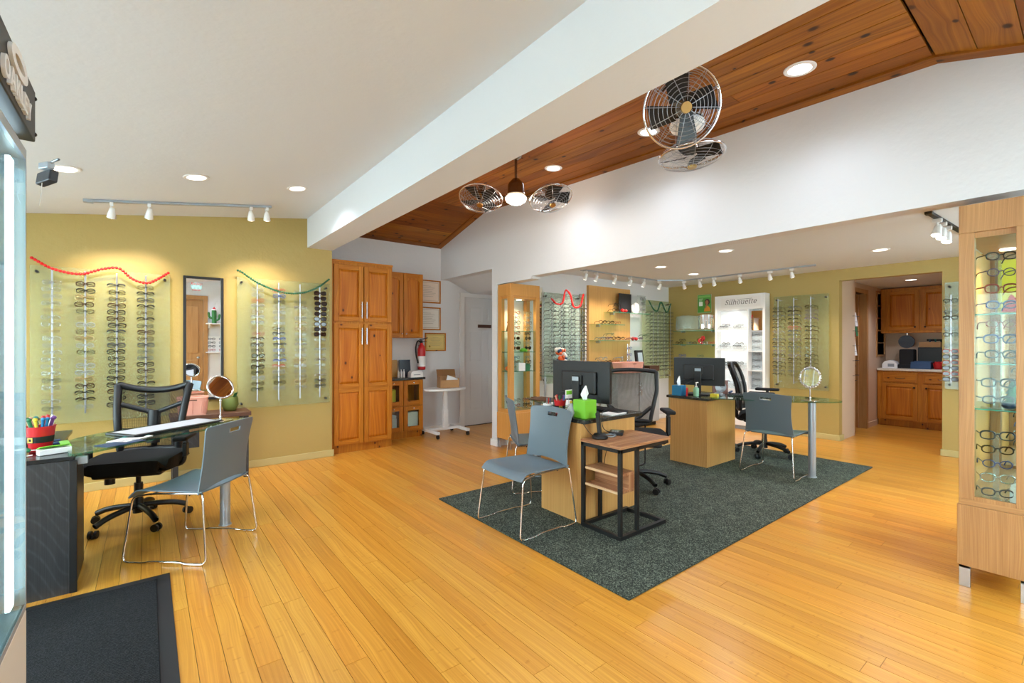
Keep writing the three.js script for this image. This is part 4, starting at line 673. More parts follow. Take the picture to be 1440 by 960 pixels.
// ---- garlands
function beads(name, label, pts, r, n, m, fuzzy) {
  const c = new THREE.CatmullRomCurve3(pts.map((p) => V(p[0], p[1], -p[2])), false, 'centripetal'), t = thing(name, label, 'garland'), g = [], q = rng(n);
  for (let i = 0; i <= n; i++) { const p = c.getPointAt(i / n); g.push(fuzzy ? plain(new THREE.IcosahedronGeometry(r * (0.8 + q() * 0.5), 0).rotateX(q() * 3).rotateY(q() * 3).translate(p.x, p.y, p.z)) : sph(r, p.x, p.y, p.z, 8, 6)); }
  const b = part(fuzzy ? 'tinsel_tuft' : 'bead', g, m, t); b.userData.kind = 'stuff'; part('string', wire(c.getPoints(24), r * 0.25, 60, 4), m, t);
}
beads('bead_garland', 'red bead garland draped in two swags over the eyewear panel', [[-0.745, 2.005, 5.43], [-0.62, 1.925, 5.4], [-0.45, 1.895, 5.395], [-0.3, 1.955, 5.4], [-0.2, 1.97, 5.4], [-0.1, 1.88, 5.4], [0.0, 1.855, 5.4], [0.08, 1.9, 5.4], [0.155, 1.965, 5.43]], 0.0125, 41, M.redBead);
beads('bead_garland', 'dark green bead garland hanging in one swag over the eyewear panel', [[0.725, 2.045, 5.43], [0.76, 2.03, 5.43], [0.9, 1.93, 5.4], [1.15, 1.845, 5.395], [1.35, 1.86, 5.4], [1.5, 1.93, 5.4], [1.625, 2.03, 5.43]], 0.0115, 44, M.greenBead);
beads('tinsel_garland', 'red tinsel garland looped over the rods of the white wall', [[4.24, 1.9, 4.53], [4.33, 1.835, 4.52], [4.43, 1.85, 4.52], [4.5, 2.03, 4.52], [4.58, 1.98, 4.52], [4.66, 1.81, 4.52], [4.78, 1.83, 4.52], [4.86, 2.0, 4.53]], 0.0125, 90, M.redBead, true);
beads('tinsel_garland', 'dark green tinsel garland looped over the rods in the corner', [[6.4, 2.0, 4.53], [6.52, 1.86, 4.52], [6.62, 1.84, 4.52], [6.72, 1.99, 4.52], [6.84, 1.86, 4.52], [6.9, 1.83, 4.52], [7.02, 1.98, 4.53]], 0.012, 90, M.greenBead, true);

// ================================================================ THINGS ON THE WALLS
{ // framed mirror with a festive transfer on the glass
  const t = thing('wall_mirror', 'tall black framed mirror hanging between the two eyewear panels', 'mirror', [0.273, 0.745, 5.5]), W = 0.334, H = 1.215, f = 0.024;
  part('frame', [box(0, f, 0, H, 0, 0.025, 0.003), box(W - f, W, 0, H, 0, 0.025, 0.003), box(f, W - f, 0, f, 0, 0.025, 0.003), box(f, W - f, H - f, H, 0, 0.025, 0.003)], M.black, t);
  part('mirror_glass', box(f, W - f, f, H - f, 0.004, 0.01), M.mirror, t);
  const tx = drawn(512, 512, (c, w, h) => { c.clearRect(0, 0, w, h); c.fillStyle = 'rgba(176,222,222,0.75)'; for (const [x, y, r] of [[150, 200, 90], [260, 180, 110], [370, 210, 90], [200, 300, 100], [320, 310, 100], [130, 290, 60], [400, 300, 60]]) { c.beginPath(); c.arc(x, y, r, 0, 7); c.fill(); } c.fillStyle = '#d02820'; c.font = 'italic bold 130px serif'; c.textAlign = 'center'; c.fillText('Bailey', 256, 190); c.strokeStyle = '#c03a34'; c.lineWidth = 16; c.beginPath(); for (let i = 0; i < 24; i++) c.lineTo(120 + i * 12, 395 + (i % 2 ? 12 : -12) + (i % 5) * 3); c.stroke(); });
  part('glass_transfer', plain(new THREE.PlaneGeometry(0.12, 0.12).translate(0.105, H - 0.1, 0.0112)), new THREE.MeshStandardMaterial({ map: tx, transparent: true, roughness: 0.5 }), t, 'red and pale blue transfer lettering');
}
function certificate(x0, x1, y0, y1, v, label, bg, gold) {
  const t = thing('framed_certificate', label, 'certificate', [(x0 + x1) / 2, (y0 + y1) / 2, v]), w = x1 - x0, h = y1 - y0, f = 0.018;
  part('frame', [box(-w / 2, w / 2, h / 2 - f, h / 2, 0, 0.018, 0.003, 1, 'x'), box(-w / 2, w / 2, -h / 2, -h / 2 + f, 0, 0.018, 0.003, 1, 'x'), box(-w / 2, -w / 2 + f, -h / 2 + f, h / 2 - f, 0, 0.018, 0.003), box(w / 2 - f, w / 2, -h / 2 + f, h / 2 - f, 0, 0.018, 0.003)], M.alder, t);
  const tx = drawn(256, 192, (c, W, H) => { c.fillStyle = bg; c.fillRect(0, 0, W, H); c.strokeStyle = gold ? '#8a6a20' : '#b0a08a'; c.lineWidth = 3; c.strokeRect(12, 12, W - 24, H - 24); c.strokeStyle = '#8c8478'; c.lineWidth = 2; for (let i = 0; i < 7; i++) { const l = 40 + (i * 37) % 50; c.beginPath(); c.moveTo(W / 2 - l, 44 + i * 16); c.lineTo(W / 2 + l, 44 + i * 16); c.stroke(); } c.fillStyle = gold ? '#a07c20' : '#c8a44a'; c.beginPath(); c.arc(48, 150, 13, 0, 7); c.fill(); });
  part('certificate_paper', box(-w / 2 + f, w / 2 - f, -h / 2 + f, h / 2 - f, 0.002, 0.006), M.paper, t); const p = part('print', plain(new THREE.PlaneGeometry(w - 2 * f, h - 2 * f).translate(0, 0, 0.0066)), new THREE.MeshStandardMaterial({ map: tx, roughness: 0.35 }), t);
}
certificate(3.02, 3.47, 1.9, 2.24, 6.15, 'wide framed cream certificate, highest on the alcove wall', '#e6d4c4', false);
certificate(3.02, 3.47, 1.5, 1.84, 6.15, 'wide framed pale certificate hanging in the middle of the alcove wall', '#e4e0d8', false);
certificate(3.21, 3.56, 1.19, 1.46, 6.15, 'small framed golden certificate, lowest on the alcove wall', '#d8c078', true);
{ // extinguisher
  const t = thing('fire_extinguisher', 'red fire extinguisher with black hose hung on the alcove wall', 'extinguisher', [3.12, 0.92, 6.075]);
  part('cylinder', lathe([[0.0001, 0], [0.05, 0.003], [0.056, 0.02], [0.056, 0.3], [0.045, 0.34], [0.022, 0.37], [0.02, 0.39], [0.0001, 0.39]], 24), M.red, t); part('paper_label', lathe([[0.0568, 0.05], [0.0568, 0.2]], 24), M.paper, t);
  part('valve', [cyl(0.018, 0.016, 0.04, 0, 0.39, 0, 12), put(box(-0.01, 0.12, 0, 0.012, -0.012, 0.012, 0.003), -0.02, 0.43, 0, 0, 0, 0.25), put(box(-0.01, 0.1, 0, 0.01, -0.01, 0.01, 0.003), -0.02, 0.41, 0, 0, 0, -0.1)], M.black, t);
  part('hose', wire([[-0.01, 0.4, 0], [-0.06, 0.42, 0.01], [-0.1, 0.33, 0.02], [-0.095, 0.22, 0.02], [-0.07, 0.1, 0.03]], 0.011, 24, 8), M.black, t); part('wall_bracket', box(-0.02, 0.02, 0.1, 0.36, -0.073, -0.05), M.grey, t);
}
{ // poster
  const tx = drawn(256, 340, (c, w, h) => { c.fillStyle = '#4e9a3a'; c.fillRect(0, 0, w, h); c.fillStyle = '#7cbc5c'; c.fillRect(14, 14, w - 28, 40); c.fillStyle = '#eef4e6'; c.fillRect(26, 130, 70, 80); c.fillStyle = '#cfe6c0'; for (let i = 0; i < 4; i++) c.fillRect(26, 70 + i * 14, 80 - i * 9, 6); c.fillStyle = '#3a2016'; c.beginPath(); c.ellipse(184, 140, 48, 58, 0, 0, 7); c.fill(); c.fillStyle = '#b87850'; c.beginPath(); c.ellipse(176, 146, 30, 40, 0, 0, 7); c.fill(); c.fillRect(160, 180, 32, 40); c.fillStyle = '#e8962e'; c.beginPath(); c.moveTo(120, 330); c.quadraticCurveTo(130, 220, 176, 214); c.quadraticCurveTo(240, 220, 246, 330); c.fill(); c.fillStyle = '#b87850'; c.beginPath(); c.moveTo(136, 250); c.lineTo(164, 180); c.lineTo(182, 190); c.lineTo(160, 262); c.fill(); c.fillStyle = '#5aa646'; c.fillRect(0, 318, w, 22); });
  const t = thing('poster', 'small green poster with a woman in orange above the glass shelves', 'poster', [7.25, 1.81, 4.168], LEFTWARD); part('poster_board', box(0, 0.24, 0, 0.3, 0, 0.006), M.paper, t); part('print', plain(new THREE.PlaneGeometry(0.236, 0.296).translate(0.12, 0.15, 0.0066)), new THREE.MeshStandardMaterial({ map: tx, roughness: 0.4 }), t);
}
{ // white eyewear tower with lit trays
  const t = thing('eyewear_tower', 'white eyewear display tower with four lit trays and dark script lettering', 'display stand', [7.24, 0, 3.78], LEFTWARD), W = 0.76, D = 0.16;
  part('body', [box(0, W, 0.06, 2.045, 0, 0.03), box(0, 0.035, 0.06, 2.045, 0.03, D, 0.003), box(W - 0.035, W, 0.06, 2.045, 0.03, D, 0.003), box(0.035, W - 0.035, 1.82, 2.045, 0.03, D, 0.003), box(0.035, W - 0.035, 0.06, 0.6, 0.03, D, 0.003), box(0.5, 0.515, 0.6, 1.82, 0.03, D)], M.whitePlastic, t); part('plinth', box(0.02, W - 0.02, 0, 0.06, 0.01, D - 0.02), M.grey, t);
  const tx = drawn(768, 192, (c, w, h) => { c.fillStyle = '#e9e5e2'; c.fillRect(0, 0, w, h); c.fillStyle = '#4a4442'; c.font = 'italic 128px serif'; c.textAlign = 'center'; c.fillText('Silhouette', w / 2, 132); c.strokeStyle = '#4a4442'; c.lineWidth = 6; c.beginPath(); c.moveTo(330, 40); c.lineTo(610, 34); c.stroke(); });
  part('lettering', plain(new THREE.PlaneGeometry(0.6, 0.15).translate(W / 2 + 0.02, 1.93, D + 0.0012)), new THREE.MeshStandardMaterial({ map: tx, roughness: 0.4 }), t, 'dark script lettering');
  for (let k = 0; k < 4; k++) { const y = 1.5 - k * 0.295; part('lit_panel', box(0.04, 0.495, y + 0.06, y + 0.3, 0.031, 0.036), M.ledPanel, t); const tr = part('tray', extrude([[0, 0], [0.2, -0.09], [0.2, -0.105], [0, -0.015]], 0.44, 0).rotateY(-PI / 2).translate(0.49, y + 0.1, 0.04), M.clearPlastic, t); part('tray_lip', box(0.045, 0.49, y - 0.012, y + 0.01, 0.235, 0.24), M.whitePlastic, tr); }
  { const l = new THREE.PointLight(0xf0fbff, 0.015); l.position.set(0.27, 1.75, 0.12); l.castShadow = true; l.name = 'tray_light'; t.add(l); }
  part('small_mirror', box(0.53, 0.715, 1.5, 1.79, 0.1, 0.105), M.mirror, t);
  for (const y of [1.18, 0.89, 0.6]) part('side_shelf', box(0.517, 0.724, y, y + 0.008, 0.03, D - 0.004), M.whitePlastic, t); part('side_back', box(0.517, 0.724, 0.6, 1.48, 0.031, 0.034), M.clearPlastic, t);
  const r = rng(120); for (let k = 0; k < 4; k++) for (const [x, z, dy] of [[0.15, 0.1, 0], [0.36, 0.1, 0], [0.15, 0.18, -0.04], [0.36, 0.18, -0.04]]) { const p = V(x, 1.5 - k * 0.295 + 0.098 - (z - 0.04) * 0.45 + 0.02, z).applyAxisAngle(V(0, 1, 0), LEFTWARD); massPair([1, 2, 0][Math.floor(r() * 3)], true, [7.24 + p.x, p.y, 3.78 - p.z], LEFTWARD); }
  for (let k = 0; k < 9; k++) { const p = V(0.62, 1.43 - k * 0.095, 0.13).applyAxisAngle(V(0, 1, 0), LEFTWARD); massPair([1, 3][k % 2], true, [7.24 + p.x, p.y, 3.78 - p.z], LEFTWARD); }
}
// ---- pictures in acrylic and glass shelves on the far olive wall
for (const [v, w, label, m] of [[4.475, 0.4, 'curved acrylic panel of pale pictures beside the corner', M.acrylicCool], [4.07, 0.27, 'curved mirrored acrylic panel next to the pale pictures', M.mirror]]) { const t = thing('acrylic_display', label, 'display', [7.25, 1.53, v], LEFTWARD, 'acrylic displays on the glass shelf'); part('curved_panel', sheet((s, q) => V(s * w, q * 0.22 + 0.02 * Math.sin(s * PI), 0.16 + 0.03 * Math.sin(s * PI * 2)), 16, 4, 0.004), m, t); part('panel_foot', box(0.05, w - 0.05, -0.018, 0.006, 0.11, 0.2), M.clearPlastic, t); }
for (const [y, label] of [[1.505, 'upper glass shelf on the far olive wall'], [1.28, 'middle glass shelf on the far olive wall with a red ribbon'], [1.02, 'lower glass shelf on the far olive wall behind the monitor']]) { const t = thing('wall_shelf', label, 'shelf', [7.25, y, 4.5], LEFTWARD); part('glass_shelf', box(0, 0.74, 0, 0.007, 0, 0.22), M.glassTop, t); part('shelf_edge', box(0, 0.74, 0, 0.007, 0.22, 0.222), M.glassEdge, t); for (const x of [0.1, 0.64]) part('bracket', box(x - 0.006, x + 0.006, -0.02, 0, 0, 0.12), M.steel, t); }
{ const r = rng(130); for (const y of [1.305, 1.045]) for (let k = 0; k < 7; k++) { const c = palette[Math.floor(r() * 10)]; placePair([0, 3, 4][Math.floor(r() * 3)], c, r() < 0.3, true, true, [7.1 - (k % 2) * 0.06, y + 0.004 + (k % 3 === 1 ? 0.05 : 0), 4.42 - k * 0.095], LEFTWARD, y > 1.2 ? 'eyewear standing on the middle glass shelf of the far olive wall' : 'eyewear standing on the lower glass shelf of the far olive wall', 'eyewear on the far glass shelves'); } }
solo('ribbon_bow', [put(plain(new THREE.TorusGeometry(0.03, 0.014, 6, 14)), -0.02, 0.06, 0, 0.5), put(plain(new THREE.TorusGeometry(0.03, 0.014, 6, 14)), 0.02, 0.1, 0, -0.5), box(-0.012, 0.012, 0, 0.13, -0.01, 0.01, 0.004)], M.red, 'red ribbon bow on the middle glass shelf of the far olive wall', 'bow', [7.12, 1.287, 4.02], LEFTWARD);

// ---- wooden back panel with glass shelves on the white wall
{
  const t = thing('shelf_unit', 'tall maple back panel with glass shelves on the white showroom wall', 'shelf unit', [5.13, 0, 4.72]);
  part('back_board', box(0, 0.97, 0.9, 2.165, 0, 0.05, 0.003), M.maple, t);
  for (const [x0, x1, y] of [[0.32, 1.28, 1.77], [-0.0, 0.62, 1.58], [0.0, 1.28, 1.34]]) { const s = part('glass_shelf', box(x0, x1, y, y + 0.008, 0.05, 0.22), M.glassTop, t); part('shelf_edge', box(x0, x1, y, y + 0.008, 0.22, 0.223), M.glassEdge, s); part('bracket', [box(x0 + 0.15, x0 + 0.17, y - 0.03, y, 0.05, 0.12)], M.steel, s); }
  const r = rng(140);
  [[5.28, 1.588], [5.45, 1.588], [5.62, 1.588], [5.3, 1.348], [5.42, 1.348], [5.5, 1.41], [5.58, 1.348], [5.7, 1.348], [5.86, 1.348], [6.02, 1.348], [6.2, 1.348], [6.35, 1.4], [5.58, 1.778], [5.6, 1.86]].forEach(([x, y], k) => { const c = ['tortoise', 'black', 'red', 'clear', 'violet', 'green'][k % 6]; placePair([4, 0, 3][k % 3], c, k % 4 === 1, false, true, [x, y + 0.031, 4.53], (r() - 0.5) * 0.8, `${FNAME[c]} eyewear standing on a glass shelf of the maple back panel`, 'eyewear on the maple back panel'); });
  solo('shelf_picture', [box(0, 0.3, 0, 0.3, 0, 0.014, 0.002), box(0.03, 0.27, 0.05, 0.2, 0.014, 0.018)], mat(0x23242a, 0.3), 'black picture board leaning on the highest glass shelf of the maple panel', 'picture', [5.72, 1.78, 4.6], 0);
  for (const [x, y, l] of [[5.74, 1.778, 'cluster of red ornaments beside the black picture board'], [6.0, 1.348, 'pair of red ornaments at the end of the lower glass shelf']]) solo('red_ornament', [sph(0.03, 0, 0.03, 0, 12, 8), sph(0.026, 0.055, 0.026, 0.02, 12, 8)], M.red, l, 'ornament', [x, y, 4.54]);
  solo('paper_flower', [...Array(7)].map((_, k) => sph(0.05, Math.cos(k * 0.9) * 0.05, 0.07 + Math.sin(k * 0.9) * 0.05, 0.01 * (k % 3), 10, 8, 1, 1, 0.35)), M.tissue, 'white paper flower on the highest glass shelf beside the eyewear card', 'flower', [6.08, 1.78, 4.56]);
  const st = thing('eyewear_card', 'small stand with three dark round sunglasses over the white wall', 'display', [6.3, 1.778, 4.6]); part('card', box(-0.11, 0.11, 0, 0.3, -0.004, 0.004), M.clearPlastic, st);
  for (let k = 0; k < 3; k++) placePair(k === 2 ? 4 : 3, 'gunmetal', true, true, true, [6.3, 1.85 + k * 0.085, 4.57], 0, 'dark sunglasses on the stand beside the white paper flower', 'sunglasses on the small stand');
}
// ---- narrow mirror strips beside the rods
for (const [x, y1, l] of [[4.12, 2.06, 'narrow mirror strip between display case and rods'], [4.97, 2.03, 'narrow mirror strip beside the maple back panel']]) { const t = thing('mirror_strip', l, 'mirror', [x, 0.8, 4.72]); part('mirror_glass', box(0, 0.1, 0, y1 - 0.8, 0.02, 0.026), M.mirror, t); part('backing', box(0.004, 0.096, 0.004, y1 - 0.804, 0, 0.02), M.grey, t); }
{ const g = massed.map(([s, f, u, y, v, turn]) => put(join(SH[f ? 'f' : 'o'][s].frame, SH[f ? 'f' : 'o'][s].temples), u, y, -v, turn)); const m = part('eyeglasses_rows', g, FM.gunmetal, scene); tag(m, 'many rows of dark eyeglasses on the rods of the showroom', 'eyeglasses', null, 'stuff'); }
// ================================================================ SMALL THINGS
const TOP1 = 0.757, TOP2 = 0.734, GL2 = 0.746, TOP3 = 0.713, GL3 = 0.7252, GL1 = 0.769;
// ---- monitors seen from behind (screen faces +z of the thing)
function monitor(label, [u, y, v], turn, w, h, lift) {
  const t = thing('monitor', label, 'monitor', [u, y, v], turn);
  part('housing', box(-w / 2, w / 2, lift, lift + h, -0.02, 0.012, 0.006), M.black, t); part('screen', box(-w / 2 + 0.008, w / 2 - 0.008, lift + 0.012, lift + h - 0.008, 0.0121, 0.0135), M.gloss, t);
  part('rear_bulge', box(-w * 0.3, w * 0.3, lift + h * 0.2, lift + h * 0.75, -0.045, -0.02, 0.012), M.black, t);
  part('stand_neck', [box(-0.035, 0.035, 0.012, lift + h * 0.55, -0.075, -0.05, 0.006), box(-0.05, 0.05, lift + h * 0.42, lift + h * 0.66, -0.062, -0.04, 0.004)], M.black, t); part('stand_foot', box(-0.12, 0.12, 0, 0.012, -0.13, 0.08, 0.005), M.black, t);
  const sk = part('sticker', box(-0.035, 0.03, lift + h * 0.52, lift + h * 0.62, -0.0765, -0.0752), M.silverPaint, t, 'silver maker plate');
  part('cable', [wire([[0.05, lift + 0.06, -0.05], [0.14, lift + 0.0, -0.1], [0.18, 0.06, -0.12], [0.1, 0.01, -0.13]], 0.004, 20), wire([[0.08, lift + 0.08, -0.05], [0.2, lift + 0.03, -0.09], [0.2, 0.02, -0.1], [0.05, 0.008, -0.15]], 0.004, 20)], M.black, t);
  return t;
}
monitor('large black monitor seen from behind on the front desk', [2.72, TOP1, 2.56], RIGHTWARD + 0.06, 0.58, 0.32, 0.085);
monitor('black monitor seen from behind on the rear desk', [4.86, TOP2, 2.78], RIGHTWARD + 0.32, 0.54, 0.31, 0.1);
// ---- keyboards
for (const [u, y, v, turn, l] of [[2.93, TOP1, 2.52, RIGHTWARD, 'black keyboard in front of the monitor on the front desk'], [5.02, GL2, 2.3, RIGHTWARD + 0.4, 'black keyboard on the glass wing of the rear desk']]) { const t = thing('keyboard', l, 'keyboard', [u, y, v], turn); part('base', box(-0.21, 0.21, 0, 0.014, -0.065, 0.065, 0.005), M.black, t); const k = []; for (let r = 0; r < 5; r++) for (let c = 0; c < 15; c++) k.push(box(-0.2 + c * 0.0267, -0.2 + c * 0.0267 + 0.022, 0.014, 0.018, -0.056 + r * 0.0225, -0.056 + r * 0.0225 + 0.018)); part('keys', k, M.blackMatte, t).userData.kind = 'stuff'; }
// ---- tissue boxes
function tissueBox(label, pos, turn, m, w = 0.115, h = 0.125) {
  const t = thing('tissue_box', label, 'tissue box', pos, turn); part('carton', box(-w / 2, w / 2, 0, h, -w / 2, w / 2, 0.003), m, t);
  part('tissue', sheet((s, q) => { const a = (s - 0.5) * 2, k = q < 0.4 ? 0.45 + q * 1.5 : Math.max(0.04, (1 - q) * 1.75); return V(a * 0.045 * k + 0.012 * q, h - 0.004 + q * 0.105, 0.012 * Math.sin(a * 4 + q * 3) * (1 - q * 0.5)); }, 12, 12, 0.001), M.tissue, t, 'white tissue pulled up');
}
tissueBox('lime green tissue box at the corner of the front desk', [2.53, TOP1, 2.345], 0, M.lime, 0.12, 0.132);
tissueBox('turquoise blue tissue box on the rear desk', [4.59, TOP2, 2.86], 0.1, M.blue, 0.11, 0.11);
// ---- belted red cups with pens
function beltCup(label, pos, pens, s = 1) {
  const t = thing('pen_cup', label, 'cup', pos); part('cup', lathe([[0.0001, 0.002], [0.034, 0], [0.038, 0.03], [0.047, 0.1], [0.05, 0.105], [0.047, 0.105], [0.036, 0.01], [0.0001, 0.006]].map(([a, b]) => [a * s, b * s]), 24), M.red, t);
  part('belt', lathe([[0.0402, 0.038], [0.0435, 0.064]].map(([a, b]) => [a * s * 1.012, b * s]), 24), M.black, t, 'black belt band'); part('buckle', put(extrude([[-0.013, -0.013], [0.013, -0.013], [0.013, 0.013], [-0.013, 0.013]], 0.002, 0, [[[-0.007, -0.007], [-0.007, 0.007], [0.007, 0.007], [0.007, -0.007]]]), -0.026 * s, 0.051 * s, 0.034 * s, -0.65), M.gold, t, 'gold square buckle');
  const r = rng(pens + 3); for (let k = 0; k < pens; k++) { const a = k * 2.4, q = 0.024 * s; part('pen', [rod([Math.cos(a) * q * 0.4, 0.02, Math.sin(a) * q * 0.4], [Math.cos(a) * q * 1.7, (0.13 + r() * 0.02) * s, Math.sin(a) * q * 1.7], 0.0052 * s, 8), sph(0.008 * s, Math.cos(a) * q * 1.7, 0.135 * s, Math.sin(a) * q * 1.7, 8, 6)], [M.purple, M.greenDark, M.red, M.blue, M.pink, M.whitePlastic, M.yellow, M.teal][k % 8], t); }
}
beltCup('red cup with a black belt, packed with bright pens, on the black desk', [-0.46, TOP3, 3.6], 14, 1.3);
beltCup('red cup with a black belt and dark pens beside the front monitor', [2.525, TOP1, 2.6], 5, 1.0);
// ---- front desk
{ const t = thing('pen_holder', 'white and blue pen holder left of the red belted cup', 'pen holder', [2.47, TOP1, 2.68]); part('cup', lathe([[0.0001, 0], [0.034, 0], [0.036, 0.075], [0.033, 0.075], [0.031, 0.005], [0.0001, 0.005]], 20), M.whitePlastic, t); part('blue_band', lathe([[0.0346, 0.012], [0.0364, 0.06]], 20), M.blue, t); for (let k = 0; k < 3; k++) part('pen', rod([0.01 * k - 0.01, 0.01, 0], [0.022 * k - 0.02, 0.12, 0.01], 0.004), [M.grey, M.red, M.navy][k], t); }
{ const t = thing('ornament_bottle', 'faceted clear ornament bottle beside the lime tissue box', 'ornament', [2.475, TOP1, 2.43]); part('body', lathe([[0.0001, 0], [0.03, 0], [0.04, 0.03], [0.034, 0.06], [0.016, 0.085], [0.012, 0.1], [0.0001, 0.1]], 8), mat(0xdfe8ea, 0.08, { transmission: 0.6, thickness: 0 }), t); part('stopper', sph(0.013, 0, 0.108, 0, 10, 8), M.gold, t); }
{ const t = thing('card_clip', 'green and white card held upright by a wire clip behind the ornament bottle', 'card', [2.5, TOP1, 2.48]); part('clip_wire', [rod([0, 0, 0], [0, 0.15, 0], 0.002), cyl(0.02, 0.018, 0.012, 0, 0, 0, 12)], M.steel, t); part('card', box(-0.036, 0.036, 0.13, 0.195, -0.001, 0.001), M.paper, t); part('print', plain(new THREE.PlaneGeometry(0.06, 0.03).translate(0.003, 0.174, 0.0016)), M.lime, t); }
solo('sticky_notes', [box(-0.03, 0.03, 0, 0.014, -0.03, 0.03), put(box(-0.025, 0.025, 0, 0.05, -0.002, 0.002), 0, 0.012, 0, 0.3, -0.5)], M.lime, 'lime green note pad in front of the red belted cup', 'notes', [2.495, TOP1, 2.53], 0.5);
solo('paper_stack', [box(-0.14, 0.14, 0, 0.004, -0.1, 0.1), put(box(-0.14, 0.14, 0, 0.003, -0.1, 0.1), 0.02, 0.004, 0.01, 0.2)], M.paper, 'white papers lying on the glass wing of the front desk', 'papers', [2.95, GL1, 2.96], 0.1);
solo('clipboard', [box(-0.12, 0.12, 0, 0.005, -0.16, 0.16, 0.002), box(-0.03, 0.03, 0.005, 0.012, -0.16, -0.14)], M.brown, 'brown clipboard at the edge of the front desk glass wing', 'clipboard', [2.99, GL1, 3.28], 0.1);
solo('desk_papers', [box(-0.1, 0.1, 0, 0.006, -0.06, 0.06)], M.paper, 'white papers under the phone cord on the front desk', 'papers', [2.84, TOP1, 2.34], 0.1);
{ const t = thing('cordless_phone', 'black cordless handset upright in its charging base on the side table', 'phone', [2.53, 0.626, 2.2], 0.5); part('charging_base', [lathe([[0.0001, 0], [0.055, 0], [0.058, 0.012], [0.04, 0.035], [0.0001, 0.04]], 16)], M.black, t); part('handset', put(box(-0.024, 0.024, 0, 0.165, -0.013, 0.013, 0.008, 2), 0, 0.02, 0, 0, -0.1), M.black, t); part('phone_cord', [wire([[-0.05, 0.01, -0.02], [-0.09, 0.06, -0.06], [-0.1, 0.12, -0.1]], 0.0025, 16)], M.black, t); }
{ const t = thing('credit_terminal', 'flat black card terminal with a small display on the side table', 'terminal', [2.75, 0.626, 2.23], 0.6); part('body', [box(-0.065, 0.065, 0, 0.022, -0.05, 0.05, 0.006)], M.black, t); part('keypad', [...Array(9)].map((_, k) => box(-0.045 + (k % 3) * 0.02, -0.031 + (k % 3) * 0.02, 0.022, 0.025, -0.03 + Math.floor(k / 3) * 0.018, -0.018 + Math.floor(k / 3) * 0.018)), M.grey, t).userData.kind = 'stuff'; part('small_screen', box(0.018, 0.055, 0.022, 0.0235, -0.035, 0.03), mat(0x8aa890, 0.2), t); part('cord', wire([[-0.03, 0.015, -0.05], [-0.06, 0.05, -0.09], [-0.05, 0.16, -0.1], [-0.02, 0.19, -0.06]], 0.003, 20), M.black, t); }
solo('cable_coil', [wire([...Array(30)].map((_, i) => [Math.cos(i * 0.7) * (0.05 + 0.006 * Math.sin(i)), 0.004 + 0.0016 * (i / 6), Math.sin(i * 0.7) * 0.035]), 0.0028, 120, 5)], M.grey, 'coiled grey cable between the phone base and the card terminal', 'cable', [2.635, 0.626, 2.2]);
solo('hanging_cord', wire([[0, 0.0, 0], [0.02, -0.06, -0.01], [-0.01, -0.12, 0], [-0.03, -0.165, 0.01]], 0.0025, 20), M.black, 'thin black cord hanging from the acacia top to its shelf box', 'cord', [2.66, 0.58, 2.255]);
// ---- rear desk
{ const t = thing('soap_pump', 'pale green hand sanitizer pump bottle on the rear desk', 'bottle', [4.63, TOP2, 2.68]); part('bottle', lathe([[0.0001, 0], [0.028, 0], [0.03, 0.01], [0.03, 0.085], [0.014, 0.1], [0.0001, 0.1]], 16), mat(0xa8dcb8, 0.15, { transmission: 0.4, thickness: 0 }), t); part('pump', [cyl(0.012, 0.012, 0.012, 0, 0.1, 0, 12), cyl(0.004, 0.004, 0.03, 0, 0.112, 0, 8), put(box(-0.006, 0.036, 0, 0.01, -0.007, 0.007, 0.003), 0, 0.142, 0)], M.whitePlastic, t); }
solo('red_card', box(-0.03, 0.03, 0, 0.09, -0.004, 0.004, 0.002), M.red, 'small red card between the blue tissue box and the soap pump', 'card', [4.585, TOP2, 2.76], 0.3);
{ const t = thing('desk_clock', 'square rosy desk clock with a silver dial on the rear desk', 'clock', [5.06, TOP2, 2.64], LEFTWARD + 0.75); part('case', box(-0.08, 0.08, 0, 0.155, -0.02, 0.02, 0.004), mat(0x8c6258, 0.4), t); part('dial', put(cyl(0.058, 0.058, 0.006, 0, 0, 0, 28), 0, 0.08, 0.02, 0, PI / 2), M.steel, t); part('hands', [box(-0.002, 0.002, 0.08, 0.12, 0.0265, 0.028), box(0, 0.028, 0.078, 0.082, 0.0265, 0.028)], M.black, t); }
solo('desk_caddy', [box(-0.06, 0.06, 0, 0.02, -0.05, 0.05, 0.004), put(box(-0.05, 0.05, 0, 0.012, -0.04, 0.04, 0.004), 0, 0.02, 0, 0.3), put(box(-0.03, 0.03, 0, 0.03, -0.02, 0.02, 0.004), 0.01, 0.032, 0, 0.3)], M.grey, 'grey desk caddy in front of the rear monitor', 'caddy', [4.86, TOP2, 2.555], 0.1);
solo('blue_stapler', [box(-0.05, 0.05, 0, 0.012, -0.014, 0.014, 0.004), put(box(-0.05, 0.045, 0, 0.016, -0.012, 0.012, 0.005), 0, 0.02, 0, 0, 0, 0.12)], M.navy, 'navy blue stapler beside the desk clock', 'stapler', [5.12, TOP2, 2.55], 0.2);
solo('note_cube', box(-0.035, 0.035, 0, 0.03, -0.035, 0.035), M.yellow, 'small yellow note cube at the edge of the rear desk', 'notes', [4.75, TOP2, 2.54], 0.2);
